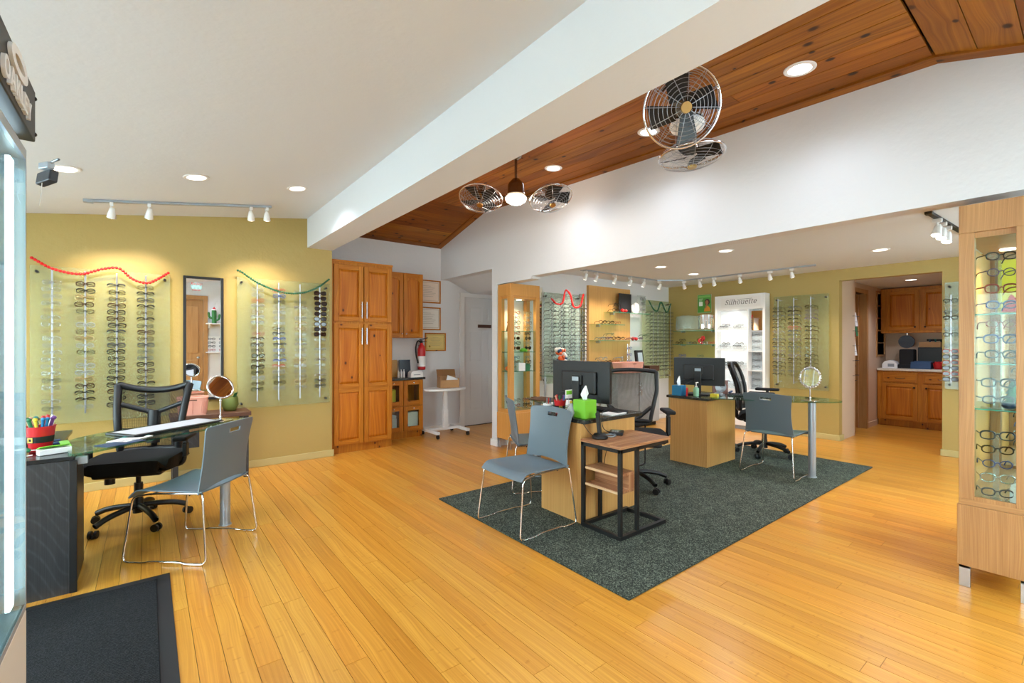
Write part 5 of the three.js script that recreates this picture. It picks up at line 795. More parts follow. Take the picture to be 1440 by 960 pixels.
// ---- round table mirrors
function tableMirror(label, pos, turn, tilt, r, h, ruffled, m = M.chrome) {
  const t = thing('table_mirror', label, 'mirror', pos, turn); part('base', lathe([[0.0001, 0.016], [0.02, 0.016], [0.035, 0.01], [0.075, 0.006], [0.078, 0], [0.0001, 0]], 28), m, t); part('stem', [cyl(0.006, 0.006, h, 0, 0.012, 0, 12), sph(0.011, 0, 0.03, 0, 10, 8), sph(0.01, 0, h, 0, 10, 8)], m, t);
  const g = new THREE.Group(); g.name = 'mirror_head'; g.position.set(0, h + r + 0.012, 0); g.rotation.x = tilt; t.add(g);
  part('rim', [put(plain(new THREE.TorusGeometry(r, 0.008, 10, 40)), 0, 0, 0), ...(ruffled ? [...Array(26)].map((_, k) => sph(0.01, Math.cos(k * PI / 13) * (r + 0.007), Math.sin(k * PI / 13) * (r + 0.007), 0, 8, 6)) : [])], m, g); part('mirror_glass', put(cyl(r, r, 0.008, 0, -0.004, 0, 40), 0, 0, 0, 0, PI / 2), M.mirror, g);
  return t;
}
tableMirror('round chrome vanity mirror tilted toward the floor on the black desk', [0.43, GL3, 4.06], 0.39, -0.47, 0.088, 0.15, false);
tableMirror('round vanity mirror with a scalloped chrome rim on the rear desk', [5.06, GL2, 1.74], -1.784, -0.1, 0.092, 0.12, true);
// ---- black desk
{ const t = thing('ledger_board', 'large framed grey blotter board lying on the glass of the black desk', 'board', [0.12, GL3, 3.94], -0.62 + PI / 2 + PI / 2 + 0.0); t.rotation.y = 0.6; part('board', box(-0.31, 0.31, 0, 0.012, -0.13, 0.13, 0.003), M.black, t); part('sheet', box(-0.285, 0.285, 0.012, 0.0135, -0.105, 0.105), mat(0xb9b9bd, 0.7), t); }
{ const t = thing('laptop', 'closed black laptop on the return of the black desk', 'laptop', [-0.66, TOP3, 3.99], 0.1); part('base', box(-0.19, 0.19, 0, 0.014, -0.13, 0.13, 0.004), M.black, t); part('lid', box(-0.19, 0.19, 0.016, 0.026, -0.13, 0.13, 0.004), M.blackMatte, t); }
{ const t = thing('lens_cleaner', 'green topped white packet lying beside the pen cup on the black desk', 'packet', [-0.39, TOP3, 3.46], 0.35); part('packet', box(-0.065, 0.065, 0, 0.03, -0.025, 0.025, 0.004), M.whitePlastic, t); part('green_cover', put(box(-0.06, 0.06, 0, 0.006, -0.03, 0.03, 0.002), 0, 0.034, -0.01, 0, -0.25), M.lime, t); }
solo('green_flap', put(box(-0.02, 0.02, 0, 0.004, -0.03, 0.03, 0.001), 0, 0.025, 0, 0, 0.5), M.lime, 'small green card leaning up behind the packet on the black desk', 'card', [-0.36, TOP3, 3.58], 0.4);
solo('marker_pens', [rod([-0.06, 0.008, 0], [0.06, 0.008, 0.02], 0.008, 8), rod([-0.05, 0.008, 0.03], [0.06, 0.008, -0.02], 0.007, 8).translate(0, 0.012, 0)], M.navy, 'dark blue markers lying in front of the closed laptop', 'pens', [-0.46, TOP3, 3.76], 0.2);
{ const t = thing('usb_cable', 'white loop of cable around the pen cup on the black desk', 'cable', [-0.5, TOP3, 3.44]); part('cord', wire([[0.03, 0.006, 0.0], [-0.03, 0.006, 0.03], [-0.06, 0.006, 0.0], [-0.03, 0.02, -0.06], [0.04, 0.02, -0.07]], 0.003, 30), M.whitePlastic, t); part('beads', [sph(0.009, -0.03, 0.009, 0.02, 8, 6), sph(0.011, 0.012, 0.03, -0.02, 8, 6), sph(0.008, -0.06, 0.008, 0.01, 8, 6)], M.greenDark, t).userData.kind = 'stuff'; }
for (const [k, m] of [[0, M.navy], [1, M.paper], [2, M.teal]]) solo('brochure', box(-0.1, 0.1, 0, 0.003, -0.06, 0.06), m, ['navy brochure', 'white brochure', 'teal brochure'][k] + ' seen through the glass wing on the black desk top', 'brochure', [-0.12 + k * 0.04, TOP3 - 0.0 - 0.0, 3.5 + k * 0.12], 0.6 + k * 0.3).position.y = GL3;
// ---- pink baskets
function basket(label, pos, turn, w, d, h) {
  const t = thing('plastic_basket', label, 'basket', pos, turn), q = 0.86;
  const f = (s, v) => { const a = s * 2 * PI, e = 0.28, c = Math.cos(a), n = Math.sin(a), k = q + (1 - q) * v; return V(Math.sign(c) * Math.abs(c) ** e * w / 2 * k, v * h, Math.sign(n) * Math.abs(n) ** e * d / 2 * k); };
  part('wall', sheet((s, v) => f(1 - s, v), 48, 4, 0.003), M.pink, t); part('bottom', box(-w / 2 * q, w / 2 * q, 0, 0.004, -d / 2 * q, d / 2 * q), M.pink, t); part('rim', wire([...Array(40)].map((_, i) => f(i / 40, 1)), 0.006, 80, 6, true), M.pink, t);
  const ribs = []; for (let i = 0; i < 40; i++) { const a = f(i / 40, 0.08), b = f(i / 40, 0.78), n = V(a.x, 0, a.z).setLength(0.003); ribs.push(rod([a.x + n.x, a.y, a.z + n.z], [b.x + n.x, b.y, b.z + n.z], 0.0022, 4)); } part('ribs', ribs, M.pink, t).userData.kind = 'stuff'; part('grip_slot', box(-0.035, 0.035, h * 0.84, h * 0.9, d / 2 * 0.985, d / 2 * 1.02), M.brown, t, 'dark grip slot');
}
basket('pink ribbed plastic basket on the console table under the mirror', [0.335, 0.64, 5.24], -0.1, 0.24, 0.17, 0.16);
basket('pink plastic basket at the edge of the grey counter cabinet', [5.62, 0.87, 4.34], 0, 0.5, 0.24, 0.15);
{ const t = thing('potted_plant', 'olive green pot with trailing leaves at the end of the console table', 'plant', [0.64, 0.64, 5.3]); part('pot', lathe([[0.0001, 0], [0.05, 0], [0.075, 0.06], [0.07, 0.13], [0.06, 0.14], [0.055, 0.12], [0.0001, 0.11]], 20), mat(0x6c7838, 0.45), t); const r = rng(8), g = []; for (let k = 0; k < 22; k++) { const a = r() * 6.3, q = 0.03 + r() * 0.07; g.push(put(sheet((s, v) => V((s - 0.5) * 0.03 * Math.sin(v * PI * 0.95 + 0.1), v * 0.08, 0.02 * v * v), 3, 4, 0.001), Math.cos(a) * q * 0.5, 0.12 + r() * 0.03, Math.sin(a) * q * 0.5, a, 0.5 + r() * 0.7)); } part('leaf', g, M.leaf, t).userData.kind = 'stuff'; }
// ---- counter cabinet by the white wall
{ const t = thing('photo_terminal', 'black upright photo terminal with a pale screen beside the pink basket', 'terminal', [6.0, 0.87, 4.4], 0.15); part('body', put(box(-0.11, 0.11, 0, 0.3, -0.02, 0.02, 0.006), 0, 0.03, 0, 0, -0.12), M.black, t); part('screen', put(box(-0.07, 0.07, 0.1, 0.26, 0.02, 0.023), 0, 0.03, 0, 0, -0.12), mat(0xb8c8cc, 0.2), t); part('foot', box(-0.1, 0.1, 0, 0.05, -0.08, 0.1, 0.006), M.brown, t); }
solo('jewelry_box', [box(-0.13, 0.13, 0, 0.07, -0.07, 0.07, 0.008), box(-0.135, 0.135, 0.07, 0.085, -0.075, 0.075, 0.006)], M.brown, 'low brown box beside the photo terminal', 'box', [6.3, 0.87, 4.42]);
{ const r = rng(17), g = []; for (let k = 0; k < 120; k++) { const x = -0.3 + r() * 0.6; g.push(put(sheet((s, v) => V((s - 0.5) * 0.02 * Math.sin(v * PI), v * 0.06, 0), 2, 3, 0.001), x, 0.01 + r() * 0.03, (r() - 0.5) * 0.06, r() * 6, r() * 1.6)); } const t = thing('green_garland', 'leafy green garland with red berries behind the pink basket', 'garland', [5.75, 0.87, 4.5]); part('leaves', g, M.leaf, t).userData.kind = 'stuff'; part('berries', [[-0.1, 0.05], [0.12, 0.06], [0.2, 0.04]].map(([x, y]) => sph(0.02, x, y, 0.03, 8, 6)), M.red, t).userData.kind = 'stuff'; }
{ const t = thing('eyewear_ladder', 'small chrome ladder stand with blue tinted glasses on the counter cabinet', 'display', [5.83, 0.87, 4.5]); part('ladder', [rod([-0.02, 0, 0], [-0.02, 0.42, 0], 0.004), rod([0.02, 0, 0], [0.02, 0.42, 0], 0.004), cyl(0.05, 0.05, 0.008, 0, 0, 0)], M.chrome, t); for (const y of [0.16, 0.26, 0.36]) placePair(3, 'blue', false, true, true, [5.83, 0.87 + y, 4.47], 0, 'blue tinted round glasses on the chrome ladder stand', 'glasses on the ladder stand'); }
for (let k = 0; k < 5; k++) placePair([4, 0][k % 2], ['clear', 'tortoise', 'violet', 'red', 'clear'][k], k % 2 === 0, false, true, [5.25 + k * 0.11, 0.94 + Math.abs(2 - k) * 0.05 + 0.04, 4.5], 0.2 * (k - 2), 'eyewear on the fan shaped acrylic stand above the counter', 'eyewear on the counter fan stand');
{ const t = thing('eyewear_fan_stand', 'clear fan shaped acrylic stand on the glass counter', 'display', [5.47, 0.87, 4.55]); part('plate', extrude([[-0.28, 0], [0.28, 0], [0.3, 0.2], [0.1, 0.1], [-0.1, 0.1], [-0.3, 0.2]], 0.006, 0), M.clearPlastic, t); part('stand_base', box(-0.2, 0.2, 0, 0.006, -0.05, 0.06), M.clearPlastic, t); }
{ const r = rng(19), g = []; for (let k = 0; k < 60; k++) g.push(sph(0.02 + r() * 0.015, (r() - 0.5) * 0.12, r() * 0.36, (r() - 0.5) * 0.1, 7, 5)); const t = thing('ornament_column', 'tall cluster of orange and white ornaments beside the front monitor', 'ornaments', [4.32, 0.87, 4.42]); part('ornaments_orange', g.slice(0, 26), M.orange, t).userData.kind = 'stuff'; part('ornaments_white', g.slice(26, 44), M.whitePlastic, t).userData.kind = 'stuff'; part('ornaments_dark', g.slice(44), M.navy, t).userData.kind = 'stuff'; }
{ const t = thing('glass_table', 'glass topped side counter behind the front desk under the rods', 'table', [4.4, 0, 4.45]); part('glass_top', box(-0.25, 0.6, 0.86, 0.87, -0.2, 0.14), M.glassTop, t); for (const [x, z] of [[-0.2, 0.1], [0.55, 0.1], [-0.2, -0.16], [0.55, -0.16]]) part('leg', cyl(0.016, 0.016, 0.86, x, 0, z, 12), M.steel, t); }

// ---- alcove
for (let k = 0; k < 3; k++) solo('display_book', [box(-0.085, 0.085, 0, 0.24, -0.006, 0.006, 0.002), box(-0.07, 0.05, 0.12, 0.22, 0.006, 0.0072)].map((g) => put(g, 0, 0, 0, 0, -0.12)), [mat(0xb08030, 0.4), mat(0x2c3440, 0.3), mat(0x8a6a24, 0.4)][k], ['mustard picture book standing upright on the granite slab', 'dark picture book standing beside the mustard one on the granite slab', 'ochre picture book half hidden beside the tall cabinet'][k], 'book', [2.66 + [0, 0.19, -0.13][k], 0.834, 6.06 - k * 0.02]);
{ const t = thing('card_dispenser', 'white plastic dispenser on the granite slab', 'dispenser', [2.95, 0.833, 5.93]); part('shell', extrude([[-0.09, 0], [0.09, 0], [0.085, 0.06], [0.06, 0.085], [-0.06, 0.085], [-0.085, 0.06]], 0.1, 0.005).translate(0, 0, -0.05), M.whitePlastic, t); part('slot', box(-0.05, 0.05, 0.03, 0.04, 0.05, 0.0565), M.grey, t); }
for (const [k, x] of [[0, 2.72], [1, 2.76], [2, 2.8]]) solo('spray_bottle', [cyl(0.014, 0.014, 0.08, 0, 0, 0, 12), cyl(0.007, 0.006, 0.03, 0, 0.08, 0, 10)], M.whitePlastic, 'slim white spray bottle standing before the picture books', 'bottle', [x, 0.832, 5.98], 0, 'white spray bottles on the granite slab');
solo('yellow_bag', [box(-0.09, 0.09, 0, 0.22, -0.05, 0.05, 0.02), box(-0.08, 0.08, 0.1, 0.15, 0.05, 0.053)], M.yellow, 'yellow bag behind the upper glass door next to the tall cabinet', 'bag', [2.6, 0.452, 6.03]);
solo('white_binder', [box(-0.1, 0.1, 0, 0.23, -0.04, 0.04, 0.003), box(-0.1, 0.1, 0.19, 0.2, 0.04, 0.043)], M.paper, 'white carton filling the lower glass door', 'carton', [2.905, 0.112, 6.0]);
solo('orange_pad', [box(-0.09, 0.09, 0, 0.03, -0.06, 0.06, 0.004), box(-0.08, 0.08, 0.03, 0.045, -0.05, 0.05, 0.003)], M.orange, 'orange pad lying behind the upper glass door', 'pad', [2.9, 0.452, 6.0]);
solo('dark_carton', [box(-0.09, 0.09, 0, 0.16, -0.06, 0.06, 0.003), box(-0.09, 0.09, 0.165, 0.2, -0.05, 0.05, 0.003)], M.cream, 'small carton behind the lower glass door next to the tall cabinet', 'carton', [2.6, 0.112, 6.03]);
{ const t = thing('cardboard_box', 'open brown cardboard box with papers on the white rolling table', 'box', [3.4, 0.671, 5.8], -0.2), w = 0.14, h = 0.16, d = 0.08; part('box_walls', [box(-w, w, 0, h, -d, -d + 0.004), box(-w, w, 0, h * 0.7, d - 0.004, d), box(-w, -w + 0.004, 0, h, -d, d), box(w - 0.004, w, 0, h * 0.85, -d, d), box(-w, w, 0, 0.004, -d, d)], M.card, t); part('flap', put(box(-w, w, 0, 0.1, -0.002, 0.002), 0, h, -d, 0, -0.35), mat(0x8a6038, 0.8), t); part('papers', put(box(-0.08, 0.08, 0, 0.13, -0.002, 0.002), 0.02, 0.03, 0.04, 0, -0.2, -0.35), M.paper, t); }

// ---- kitchen nook things
{ const t = thing('file_rack', 'black wire wall rack holding brochures beside the store room door', 'rack', [7.95, 0.75, 2.22]); const g = []; for (let k = 0; k < 5; k++) { const y = 0.02 + k * 0.21; g.push(tube([[-0.15, y, 0.005], [-0.15, y, 0.06], [0.1, y, 0.06], [0.1, y, 0.005]], 0.003, 20, 5), tube([[-0.15, y + 0.08, 0.005], [-0.15, y + 0.08, 0.09], [0.1, y + 0.08, 0.09], [0.1, y + 0.08, 0.005]], 0.003, 20, 5)); } g.push(rod([-0.14, 0, 0.005], [-0.14, 1.1, 0.005], 0.004), rod([0.09, 0, 0.005], [0.09, 1.1, 0.005], 0.004)); part('wire_frame', g, M.iron, t); }
[[M.black, 1.6, -0.08], [M.paper, 1.6, 0.03], [M.paper, 1.18, 0.0], [M.red, 1.43, -0.06], [M.greenDark, 1.43, 0.05]].forEach(([m, y, x], k) => solo('brochure', put(box(-0.07, 0.07, 0, k === 2 ? 0.26 : 0.2, -0.006, 0.006), 0, 0, 0, 0, -0.12), m, ['black folder', 'white folder in the highest tier', 'large white sheet in the middle tier', 'red leaflet', 'green leaflet'][k] + ' in the wire wall rack', 'brochure', [7.95 + x, y - (k > 2 ? 0.02 : 0.05), 2.16]));
{ const t = thing('wall_niche', 'narrow recessed shelf niche with a wooden frame beside the kitchen cabinets', 'shelf', [9.22, 1.12, 2.22]); part('frame', [box(-0.03, 0.43, -0.03, 0, 0, 0.015), box(-0.03, 0.43, 1.0, 1.03, 0, 0.015), box(-0.03, 0, 0, 1, 0, 0.015), box(0.4, 0.43, 0, 1, 0, 0.015)], M.oak, t); part('back_board', box(-0.01, 0.41, -0.01, 1.01, -0.13, -0.12), M.cream, t); part('side_board', [box(-0.01, 0, -0.01, 1.01, -0.12, 0), box(0.4, 0.41, -0.01, 1.01, -0.12, 0), box(0, 0.4, -0.01, 0, -0.12, 0), box(0, 0.4, 1, 1.01, -0.12, 0)], M.oak, t); for (let k = 1; k < 5; k++) part('shelf', box(0, 0.4, k * 0.2 - 0.012, k * 0.2, -0.12, 0), M.oak, t); }
[[M.paper, 1.92, 'white photo card'], [M.grey, 1.72, 'grey figurine'], [M.brown, 1.52, 'brown figurine'], [M.teal, 1.32, 'teal figurine'], [M.black, 1.12, 'black figurine']].forEach(([m, y, l], k) => solo('figurine', k === 0 ? [box(-0.07, 0.07, 0, 0.13, -0.01, 0.01, 0.002), put(plain(new THREE.TorusGeometry(0.03, 0.012, 6, 16)), 0, 0.07, 0.011)] : [sph(0.03, 0, 0.03, 0, 10, 8), sph(0.02, 0, 0.075, 0, 10, 8), box(-0.04, 0.04, 0, 0.02, -0.02, 0.02, 0.004)], m, l + ' in the wall niche, tier ' + ['above the rest', 'next to the highest', 'in the middle', 'next to the lowest', 'at the bottom'][k], 'figurine', [9.42, y, 2.28]));
{ const t = thing('label_printer', 'white rounded label printer on the beige kitchen counter', 'printer', [9.42, 0.911, 2.08], LEFTWARD); part('shell', put(extrude([[-0.09, 0], [0.09, 0], [0.09, 0.06], [0.06, 0.1], [0.0, 0.12], [-0.06, 0.1], [-0.09, 0.06]], 0.17, 0.006), 0, 0, -0.085), M.whitePlastic, t); part('opening', box(-0.02, 0.06, 0.02, 0.07, 0.085, 0.094), M.grey, t); }
{ const t = thing('edger_machine', 'dark workshop device with a round head on the kitchen counter', 'machine', [9.5, 0.911, 1.885], LEFTWARD); part('body', [box(-0.09, 0.09, 0, 0.3, -0.1, 0.1, 0.02), box(-0.1, 0.1, 0, 0.06, -0.12, 0.14, 0.01)], M.blackMatte, t); part('round_head', put(cyl(0.1, 0.1, 0.05, 0, 0, 0, 28), 0.0, 0.42, 0.05, 0, PI / 2), mat(0x2a2e36, 0.4), t); part('knob', [cyl(0.012, 0.012, 0.06, 0, 0.5, 0.05, 10), sph(0.02, 0, 0.57, 0.05, 10, 8)], M.chrome, t); }
solo('black_crate', [box(-0.14, 0.14, 0, 0.33, -0.1, 0.1, 0.008), box(-0.02, 0.05, 0.22, 0.27, 0.1, 0.102), box(-0.08, -0.03, 0.18, 0.21, 0.1, 0.102)], M.black, 'black case with stickers behind the blue tray on the kitchen counter', 'case', [9.63, 0.911, 1.63], LEFTWARD);
solo('wood_block', [box(-0.13, 0.13, 0, 0.08, -0.04, 0.04, 0.004), box(-0.12, 0.12, 0.08, 0.084, -0.03, 0.03)], M.card, 'pale cardboard box lying on the black case', 'box', [9.63, 1.242, 1.64], LEFTWARD);
solo('blue_tray', [box(-0.12, 0.12, 0, 0.012, -0.06, 0.06, 0.003), box(-0.12, 0.12, 0, 0.12, -0.06, -0.05, 0.003), put(box(-0.12, 0.12, 0, 0.1, -0.005, 0.005, 0.003), 0, 0.01, 0.055, 0, -0.2), box(-0.12, -0.11, 0, 0.1, -0.06, 0.05, 0.003), box(0.11, 0.12, 0, 0.1, -0.06, 0.05, 0.003)], M.navy, 'blue plastic job tray on the kitchen counter', 'tray', [9.38, 0.911, 1.7], LEFTWARD);
solo('red_basket', [lathe([[0.0001, 0], [0.05, 0], [0.065, 0.09], [0.06, 0.09], [0.046, 0.006], [0.0001, 0.006]], 16), ...[...Array(6)].map((_, k) => sph(0.016, Math.cos(k) * 0.035, 0.1, Math.sin(k) * 0.035, 8, 6))], M.red, 'small red basket of pieces on the kitchen counter', 'basket', [9.42, 0.911, 1.51]);
solo('woven_dish', [lathe([[0.0001, 0], [0.09, 0], [0.11, 0.05], [0.105, 0.05], [0.085, 0.006], [0.0001, 0.006]], 20)], M.brown, 'low woven dish beside the red basket on the kitchen counter', 'dish', [9.4, 0.911, 1.32]);
{ const t = thing('tool_rail', 'black magnetic rail on the nook wall above the counter', 'rail', [9.75, 1.34, 1.7], LEFTWARD); part('rail_bar', box(0, 0.6, 0, 0.03, 0, 0.015, 0.003), M.iron, t); part('rail_screw', [sph(0.006, 0.03, 0.015, 0.015, 8, 6), sph(0.006, 0.57, 0.015, 0.015, 8, 6)], M.steel, t).userData.kind = 'stuff'; }
for (let k = 0; k < 8; k++) solo('pliers', [put(box(-0.008, 0.008, -0.13, 0.02, 0, 0.01, 0.003), 0, 0, 0, 0, 0, 0.14), put(box(-0.008, 0.008, -0.13, 0.02, 0, 0.01, 0.003), 0, 0, 0, 0, 0, -0.14)], [M.navy, M.teal, M.black, M.grey][k % 4], ['navy', 'teal', 'black', 'grey'][k % 4] + ' handled pliers hanging from the magnetic rail', 'pliers', [9.733, 1.35, 1.66 - k * 0.066], LEFTWARD, 'pliers on the magnetic rail');
// store room seen through the door gap
{ const t = thing('store_shelf', 'metal storage shelf inside the dim store room', 'shelf', [8.35, 0, 2.95]); for (const y of [0.35, 0.75, 1.15, 1.5, 1.9]) part('shelf_board', box(-0.45, 0.2, y, y + 0.02, -0.15, 0.15), M.cream, t); for (const [x, z] of [[-0.45, 0.14], [0.19, 0.14], [-0.45, -0.15], [0.19, -0.15]]) part('post', box(x, x + 0.02, 0, 2.0, z, z + 0.015), M.grey, t); }
[[M.blue, 1.92, 0.16, 'blue box on the highest shelf'], [M.paper, 1.52, 0.12, 'white tub on the shelf below the blue box'], [M.greenDark, 1.17, 0.1, 'green bag on the middle shelf'], [M.grey, 0.77, 0.2, 'grey carton on the low shelf'], [M.black, 0.0, 0.33, 'black bin on the floor']].forEach(([m, y, h, l]) => solo('storage_box', [box(-0.18, 0.18, 0, h * 0.85, -0.12, 0.12, 0.006), box(-0.185, 0.185, h * 0.85, h, -0.125, 0.125, 0.006)], m, l + ' of the store room', 'box', [8.28, y + 0.003, 2.93]));

// ---- contents of the display towers
function stand(label, [u, y, v], turn, n, step, cols, dark, group, folded = true) {
  const t = thing('eyewear_stand', label, 'display stand', [u, y, v], turn); part('stand_post', [box(-0.012, 0.012, 0.006, (n - 1) * step + 0.058, -0.004, 0.004, 0.001)], M.clearPlastic, t); part('stand_base', box(-0.05, 0.05, 0, 0.006, -0.04, 0.05, 0.002), M.clearPlastic, t);
  for (let k = 0; k < n; k++) { const d = V(0, 0, 0.03).applyAxisAngle(V(0, 1, 0), turn); placePair([0, 4, 3][k % 3], cols[k % cols.length], dark && k % 2 === 0, folded, !folded ? false : false, [u + d.x, y + 0.045 + k * step, v - d.z], turn, `${FNAME[cols[k % cols.length]]} eyewear on the ${group}`, group); }
}
stand('clear stand of eyewear on the highest shelf of the oak case', [3.53, 1.458, 0.33], LEFTWARD + 0.5, 4, 0.085, ['blue', 'red', 'violet', 'black'], false, 'stand on the highest shelf of the oak case', false);
stand('clear stand of eyewear on the second shelf of the oak case', [3.53, 1.199, 0.33], LEFTWARD + 0.4, 3, 0.08, ['gunmetal', 'blue', 'red'], false, 'stand on the second shelf of the oak case', false);
stand('clear stand of eyewear on the third shelf of the oak case', [3.54, 0.958, 0.34], LEFTWARD + 0.4, 2, 0.09, ['gunmetal', 'black'], false, 'stand on the third shelf of the oak case', false);
stand('clear stand of wire rimmed glasses on the floor of the oak case', [3.54, 0.47, 0.34], LEFTWARD + 0.3, 5, 0.075, ['gunmetal', 'silver', 'blue', 'black', 'gunmetal'], false, 'stand on the floor of the oak case', false);
{ const t = thing('tabletop_tree', 'small green toy tree on the third shelf of the oak case', 'ornament', [3.6, 0.958, 0.285]); part('foliage', [0, 1, 2, 3].map((k) => put(plain(new THREE.ConeGeometry(0.045 - k * 0.008, 0.05, 9)), 0, 0.045 + k * 0.028, 0)), M.greenDark, t); part('trunk', cyl(0.008, 0.008, 0.025, 0, 0, 0, 8), M.brown, t); }
{ const t = thing('picture_card', 'yellow and red picture card leaning on the highest shelf of the oak case', 'card', [3.66, 1.458, 0.295], LEFTWARD); part('card', put(box(-0.05, 0.05, 0, 0.3, -0.002, 0.002), 0, 0, 0, 0, -0.08), M.yellow, t); part('red_shape', put(extrude([[-0.04, 0], [0.04, 0], [0.03, 0.06], [0.0, 0.1], [-0.02, 0.05]], 0.002, 0), 0, 0.01, 0.004, 0, -0.08), M.red, t); }
solo('sparkly_white_block', [box(-0.02, 0.02, 0, 0.08, -0.02, 0.02, 0.004), box(-0.016, 0.016, 0.08, 0.1, -0.016, 0.016, 0.003)], M.whitePlastic, 'white bottle on the floor of the oak case', 'bottle', [3.55, 0.47, 0.27]);
solo('blue_ornament', [sph(0.03, 0, 0.018, 0, 12, 8, 1.2, 0.6, 1)], M.navy, 'blue ornament beside the toy tree in the oak case', 'ornament', [3.53, 0.958, 0.29]);
{ const r = rng(201), cols = ['tortoise', 'black', 'clear', 'red', 'gunmetal', 'violet', 'gold'];
  [[0.478, 2], [0.958, 3], [1.198, 4], [1.458, 4]].forEach(([y, n], k) => { for (const x of [3.64, 3.83]) stand(`clear eyewear stand ${x < 3.7 ? 'near' : 'away from'} the pillar on the ${['floor', 'low shelf', 'middle shelf', 'top shelf'][k]} of the maple case`, [x, y, 4.56], 0.0 + (r() - 0.5) * 0.6, n, 0.062, [cols[Math.floor(r() * 7)], cols[Math.floor(r() * 7)], cols[Math.floor(r() * 7)]], k === 2, `${x < 3.7 ? 'pillar side' : 'far side'} stand on the ${['floor', 'low shelf', 'middle shelf', 'top shelf'][k]} of the maple case`, true); }); }
solo('green_toy_car', [box(-0.05, 0.05, 0.008, 0.03, -0.022, 0.022, 0.008), box(-0.025, 0.025, 0.03, 0.045, -0.018, 0.018, 0.006), ...[-0.03, 0.03].map((x) => put(cyl(0.011, 0.011, 0.05, 0, -0.025, 0, 10), x, 0.011, 0, 0, PI / 2))], M.lime, 'lime green toy car on the middle shelf of the maple case', 'toy', [3.73, 1.198, 4.5]);
solo('gift_bag', [box(-0.05, 0.05, 0, 0.1, -0.03, 0.03, 0.004), wire([[-0.02, 0.1, 0], [-0.015, 0.13, 0], [0.015, 0.13, 0], [0.02, 0.1, 0]], 0.002, 12)], M.whitePlastic, 'small white gift bag on the low shelf of the maple case', 'bag', [3.68, 0.958, 4.49]);
solo('tin_box', [box(-0.035, 0.035, 0, 0.08, -0.03, 0.03, 0.004), box(-0.037, 0.037, 0.08, 0.09, -0.032, 0.032, 0.003)], M.greenDark, 'dark green tin beside the white gift bag in the maple case', 'tin', [3.78, 0.958, 4.5]);
solo('gourd', [sph(0.035, 0, 0.03, 0, 14, 10, 1, 0.85, 1), cyl(0.005, 0.004, 0.02, 0, 0.055, 0, 6)], M.orange, 'orange toy pumpkin on the low shelf of the maple case by the pillar', 'ornament', [3.56, 0.958, 4.6]);
solo('cone_figure', [plain(new THREE.ConeGeometry(0.025, 0.11, 14).translate(0, 0.055, 0)), sph(0.012, 0, 0.11, 0, 8, 6)], M.brown, 'brown cone figure on the top shelf of the maple case by the pillar', 'figurine', [3.56, 1.458, 4.6]);

// ---- brand display case at the entrance, lit by strips; only its corner shows
{
  const t = thing('lit_display_case', 'tall glass sunglasses case with white light strips and a black sign at the entrance', 'display case', [-0.29, 0, 0.88], RIGHTWARD), W = 1.15, D = 0.42;   // front faces +u, local x runs along +v
  part('base_cabinet', box(0, W, 0.03, 0.49, -D, 0.0, 0.004), M.cream, t); part('base_plinth', box(0.02, W - 0.02, 0, 0.03, -D + 0.02, -0.02), M.grey, t); part('deck', box(0, W, 0.49, 0.51, -D, 0, 0.002), M.grey, t);
  part('back_panel', box(0.015, W - 0.015, 0.51, 1.86, -D, -D + 0.012), M.caseBlue, t); for (const x of [0, W - 0.012]) part('end_panel', box(x, x + 0.012, 0.51, 1.86, -D, 0), M.silverPaint, t);
  part('front_pane', box(0.016, W - 0.016, 0.51, 1.85, -0.006, -0.001), M.glass, t); part('top_panel', box(0, W, 1.86, 1.89, -D, 0), M.silverPaint, t); part('sign_light', box(0.02, W - 0.02, 1.893, 1.905, -0.05, -0.012), M.ledTube, t);
  for (const y of [0.78, 1.02, 1.26, 1.5, 1.72]) { const s = part('glass_shelf', box(0.02, W - 0.02, y, y + 0.006, -D + 0.02, -0.05), M.glassTop, t); part('shelf_clip', [sph(0.008, W - 0.03, y, -0.07, 8, 6), sph(0.008, W - 0.03, y, -0.3, 8, 6)], M.grey, s); }
  part('led_strip', box(W - 0.1, W - 0.05, 0.53, 1.84, -0.03, -0.018, 0.003), M.ledTube, t, 'bright white light strip');
  { const l = new THREE.RectAreaLight(0xa6dcff, 14, 0.03, 1.3); l.position.set(W - 0.11, 1.18, -0.06); l.name = 'case_light'; l.rotation.y = 0.8; t.add(l); }
  part('sign_board', box(W - 0.8, W + 0.01, 1.922, 2.078, -0.06, 0.018, 0.004), M.black, t); for (const y of [1.945, 2.055]) part('sign_bolt', sph(0.007, W + 0.004, y, 0.016, 10, 8), M.black, t);
  const font = await new FontLoader().loadAsync('fonts/droid/droid_sans_bold.typeface.json');
  const tg = plain(new TextGeometry('OAKLEY', { font, size: 0.052, depth: 0.008, curveSegments: 4 })); tg.computeBoundingBox(); const tw = tg.boundingBox.max.x; tg.scale(0.33 / tw, 1, 1);
  part('sign_letters', tg.translate(0.71, 1.94, 0.019), M.whitePlastic, t, 'white raised letters'); const el = new THREE.Shape(); el.absellipse(0, 0, 0.1, 0.034, 0, 2 * PI); const hole = new THREE.Path(); hole.absellipse(0, 0, 0.06, 0.014, 0, 2 * PI); el.holes.push(hole); part('sign_emblem', extrude(el, 0.008, 0.0, [], 1, 24).translate(0.885, 2.035, 0.019), M.whitePlastic, t, 'white raised oval ring');
  for (const [k, y] of [0.786, 1.026, 1.266, 1.506].entries()) for (const q of [0.14, 0.3]) placePair(4, ['black', 'red', 'blue', 'gunmetal'][k], true, false, false, [-0.4, y + 0.026, 2.03 - q], RIGHTWARD, `${FNAME[['black', 'red', 'blue', 'gunmetal'][k]]} wraparound sunglasses on a shelf of the lit entrance case`, 'sunglasses in the lit entrance case');
}
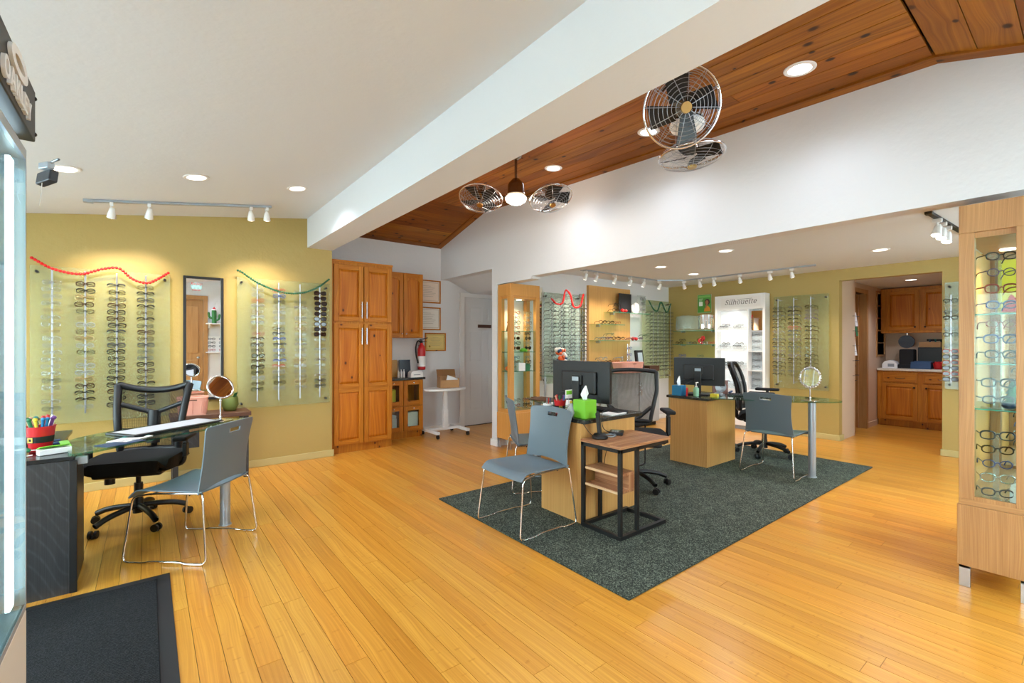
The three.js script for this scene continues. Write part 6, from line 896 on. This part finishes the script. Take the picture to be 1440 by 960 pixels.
{ const t = thing('alarm_sensor', 'small grey sensor on a bracket at the upper corner of the lit case', 'sensor', [-0.262, 1.83, 2.075], RIGHTWARD + 0.6); part('bracket', [box(-0.045, 0.0, 0.02, 0.04, -0.01, 0.01, 0.003), rod([-0.08, 0.045, 0.0], [-0.02, 0.035, 0], 0.004)], M.silverPaint, t); part('sensor_body', put(box(-0.035, 0.03, -0.022, 0.018, -0.012, 0.012, 0.004), 0.0, 0, 0.012, 0, 0.2, -0.15), mat(0x3a3c42, 0.35), t); part('loose_wire', wire([[0, -0.02, 0], [0.012, -0.05, 0.004], [0.006, -0.07, 0], [0.02, -0.09, 0.004]], 0.0012, 14, 4), M.whitePlastic, t); }

// ---- behind the photographer, seen in the wall mirror
{ const t = thing('rear_shelf', 'white shelf on the rear wall beside the wooden door', 'shelf', [1.24, 1.72, -1.0], PI); part('shelf_board', box(-0.25, 0.25, 0, 0.02, 0, 0.2, 0.003), M.trim, t); part('bracket', [box(-0.2, -0.18, -0.08, 0, 0, 0.14), box(0.18, 0.2, -0.08, 0, 0, 0.14)], M.trim, t); }
{ const t = thing('toy_cactus', 'green toy cactus with a red and white hat on the rear shelf', 'ornament', [1.14, 1.74, -0.9], PI); part('stem', [tube([[0, 0.0, 0], [0, 0.26, 0]], 0.045, 8, 14), sph(0.045, 0, 0.26, 0, 14, 8)], M.leaf, t); for (const k of [-1, 1]) part('branch', [tube([[0, 0.08 + k * 0.02, 0], [k * 0.09, 0.1 + k * 0.02, 0], [k * 0.1, 0.2 + k * 0.02, 0]], 0.022, 16, 10, false, 0.05), sph(0.022, k * 0.1, 0.2 + k * 0.02, 0, 10, 8)], M.leaf, t); part('hat', [plain(new THREE.ConeGeometry(0.05, 0.07, 16).translate(0, 0.325, 0))], M.red, t); part('hat_band', [put(plain(new THREE.TorusGeometry(0.047, 0.012, 8, 20)), 0, 0.292, 0, 0, PI / 2)], M.tissue, t); }
{ const t = thing('rear_shelf', 'lower white shelf of sunglasses on the rear wall', 'shelf', [1.24, 1.1, -1.0], PI); part('shelf_board', box(-0.25, 0.25, 0, 0.02, 0, 0.16, 0.003), M.trim, t); part('peg_board', box(-0.2, 0.2, 0.02, 0.36, 0, 0.02), M.trim, t); for (const x of [1.1, 1.3]) for (let k = 0; k < 4; k++) placePair(4, k ? 'black' : 'red', true, true, true, [x, 1.16 + k * 0.08, -0.94], PI, k ? 'black sunglasses pegged on the rear wall' : 'red sunglasses low on the rear wall pegs', 'sunglasses on the rear wall'); }
renderer.render(scene, camera);
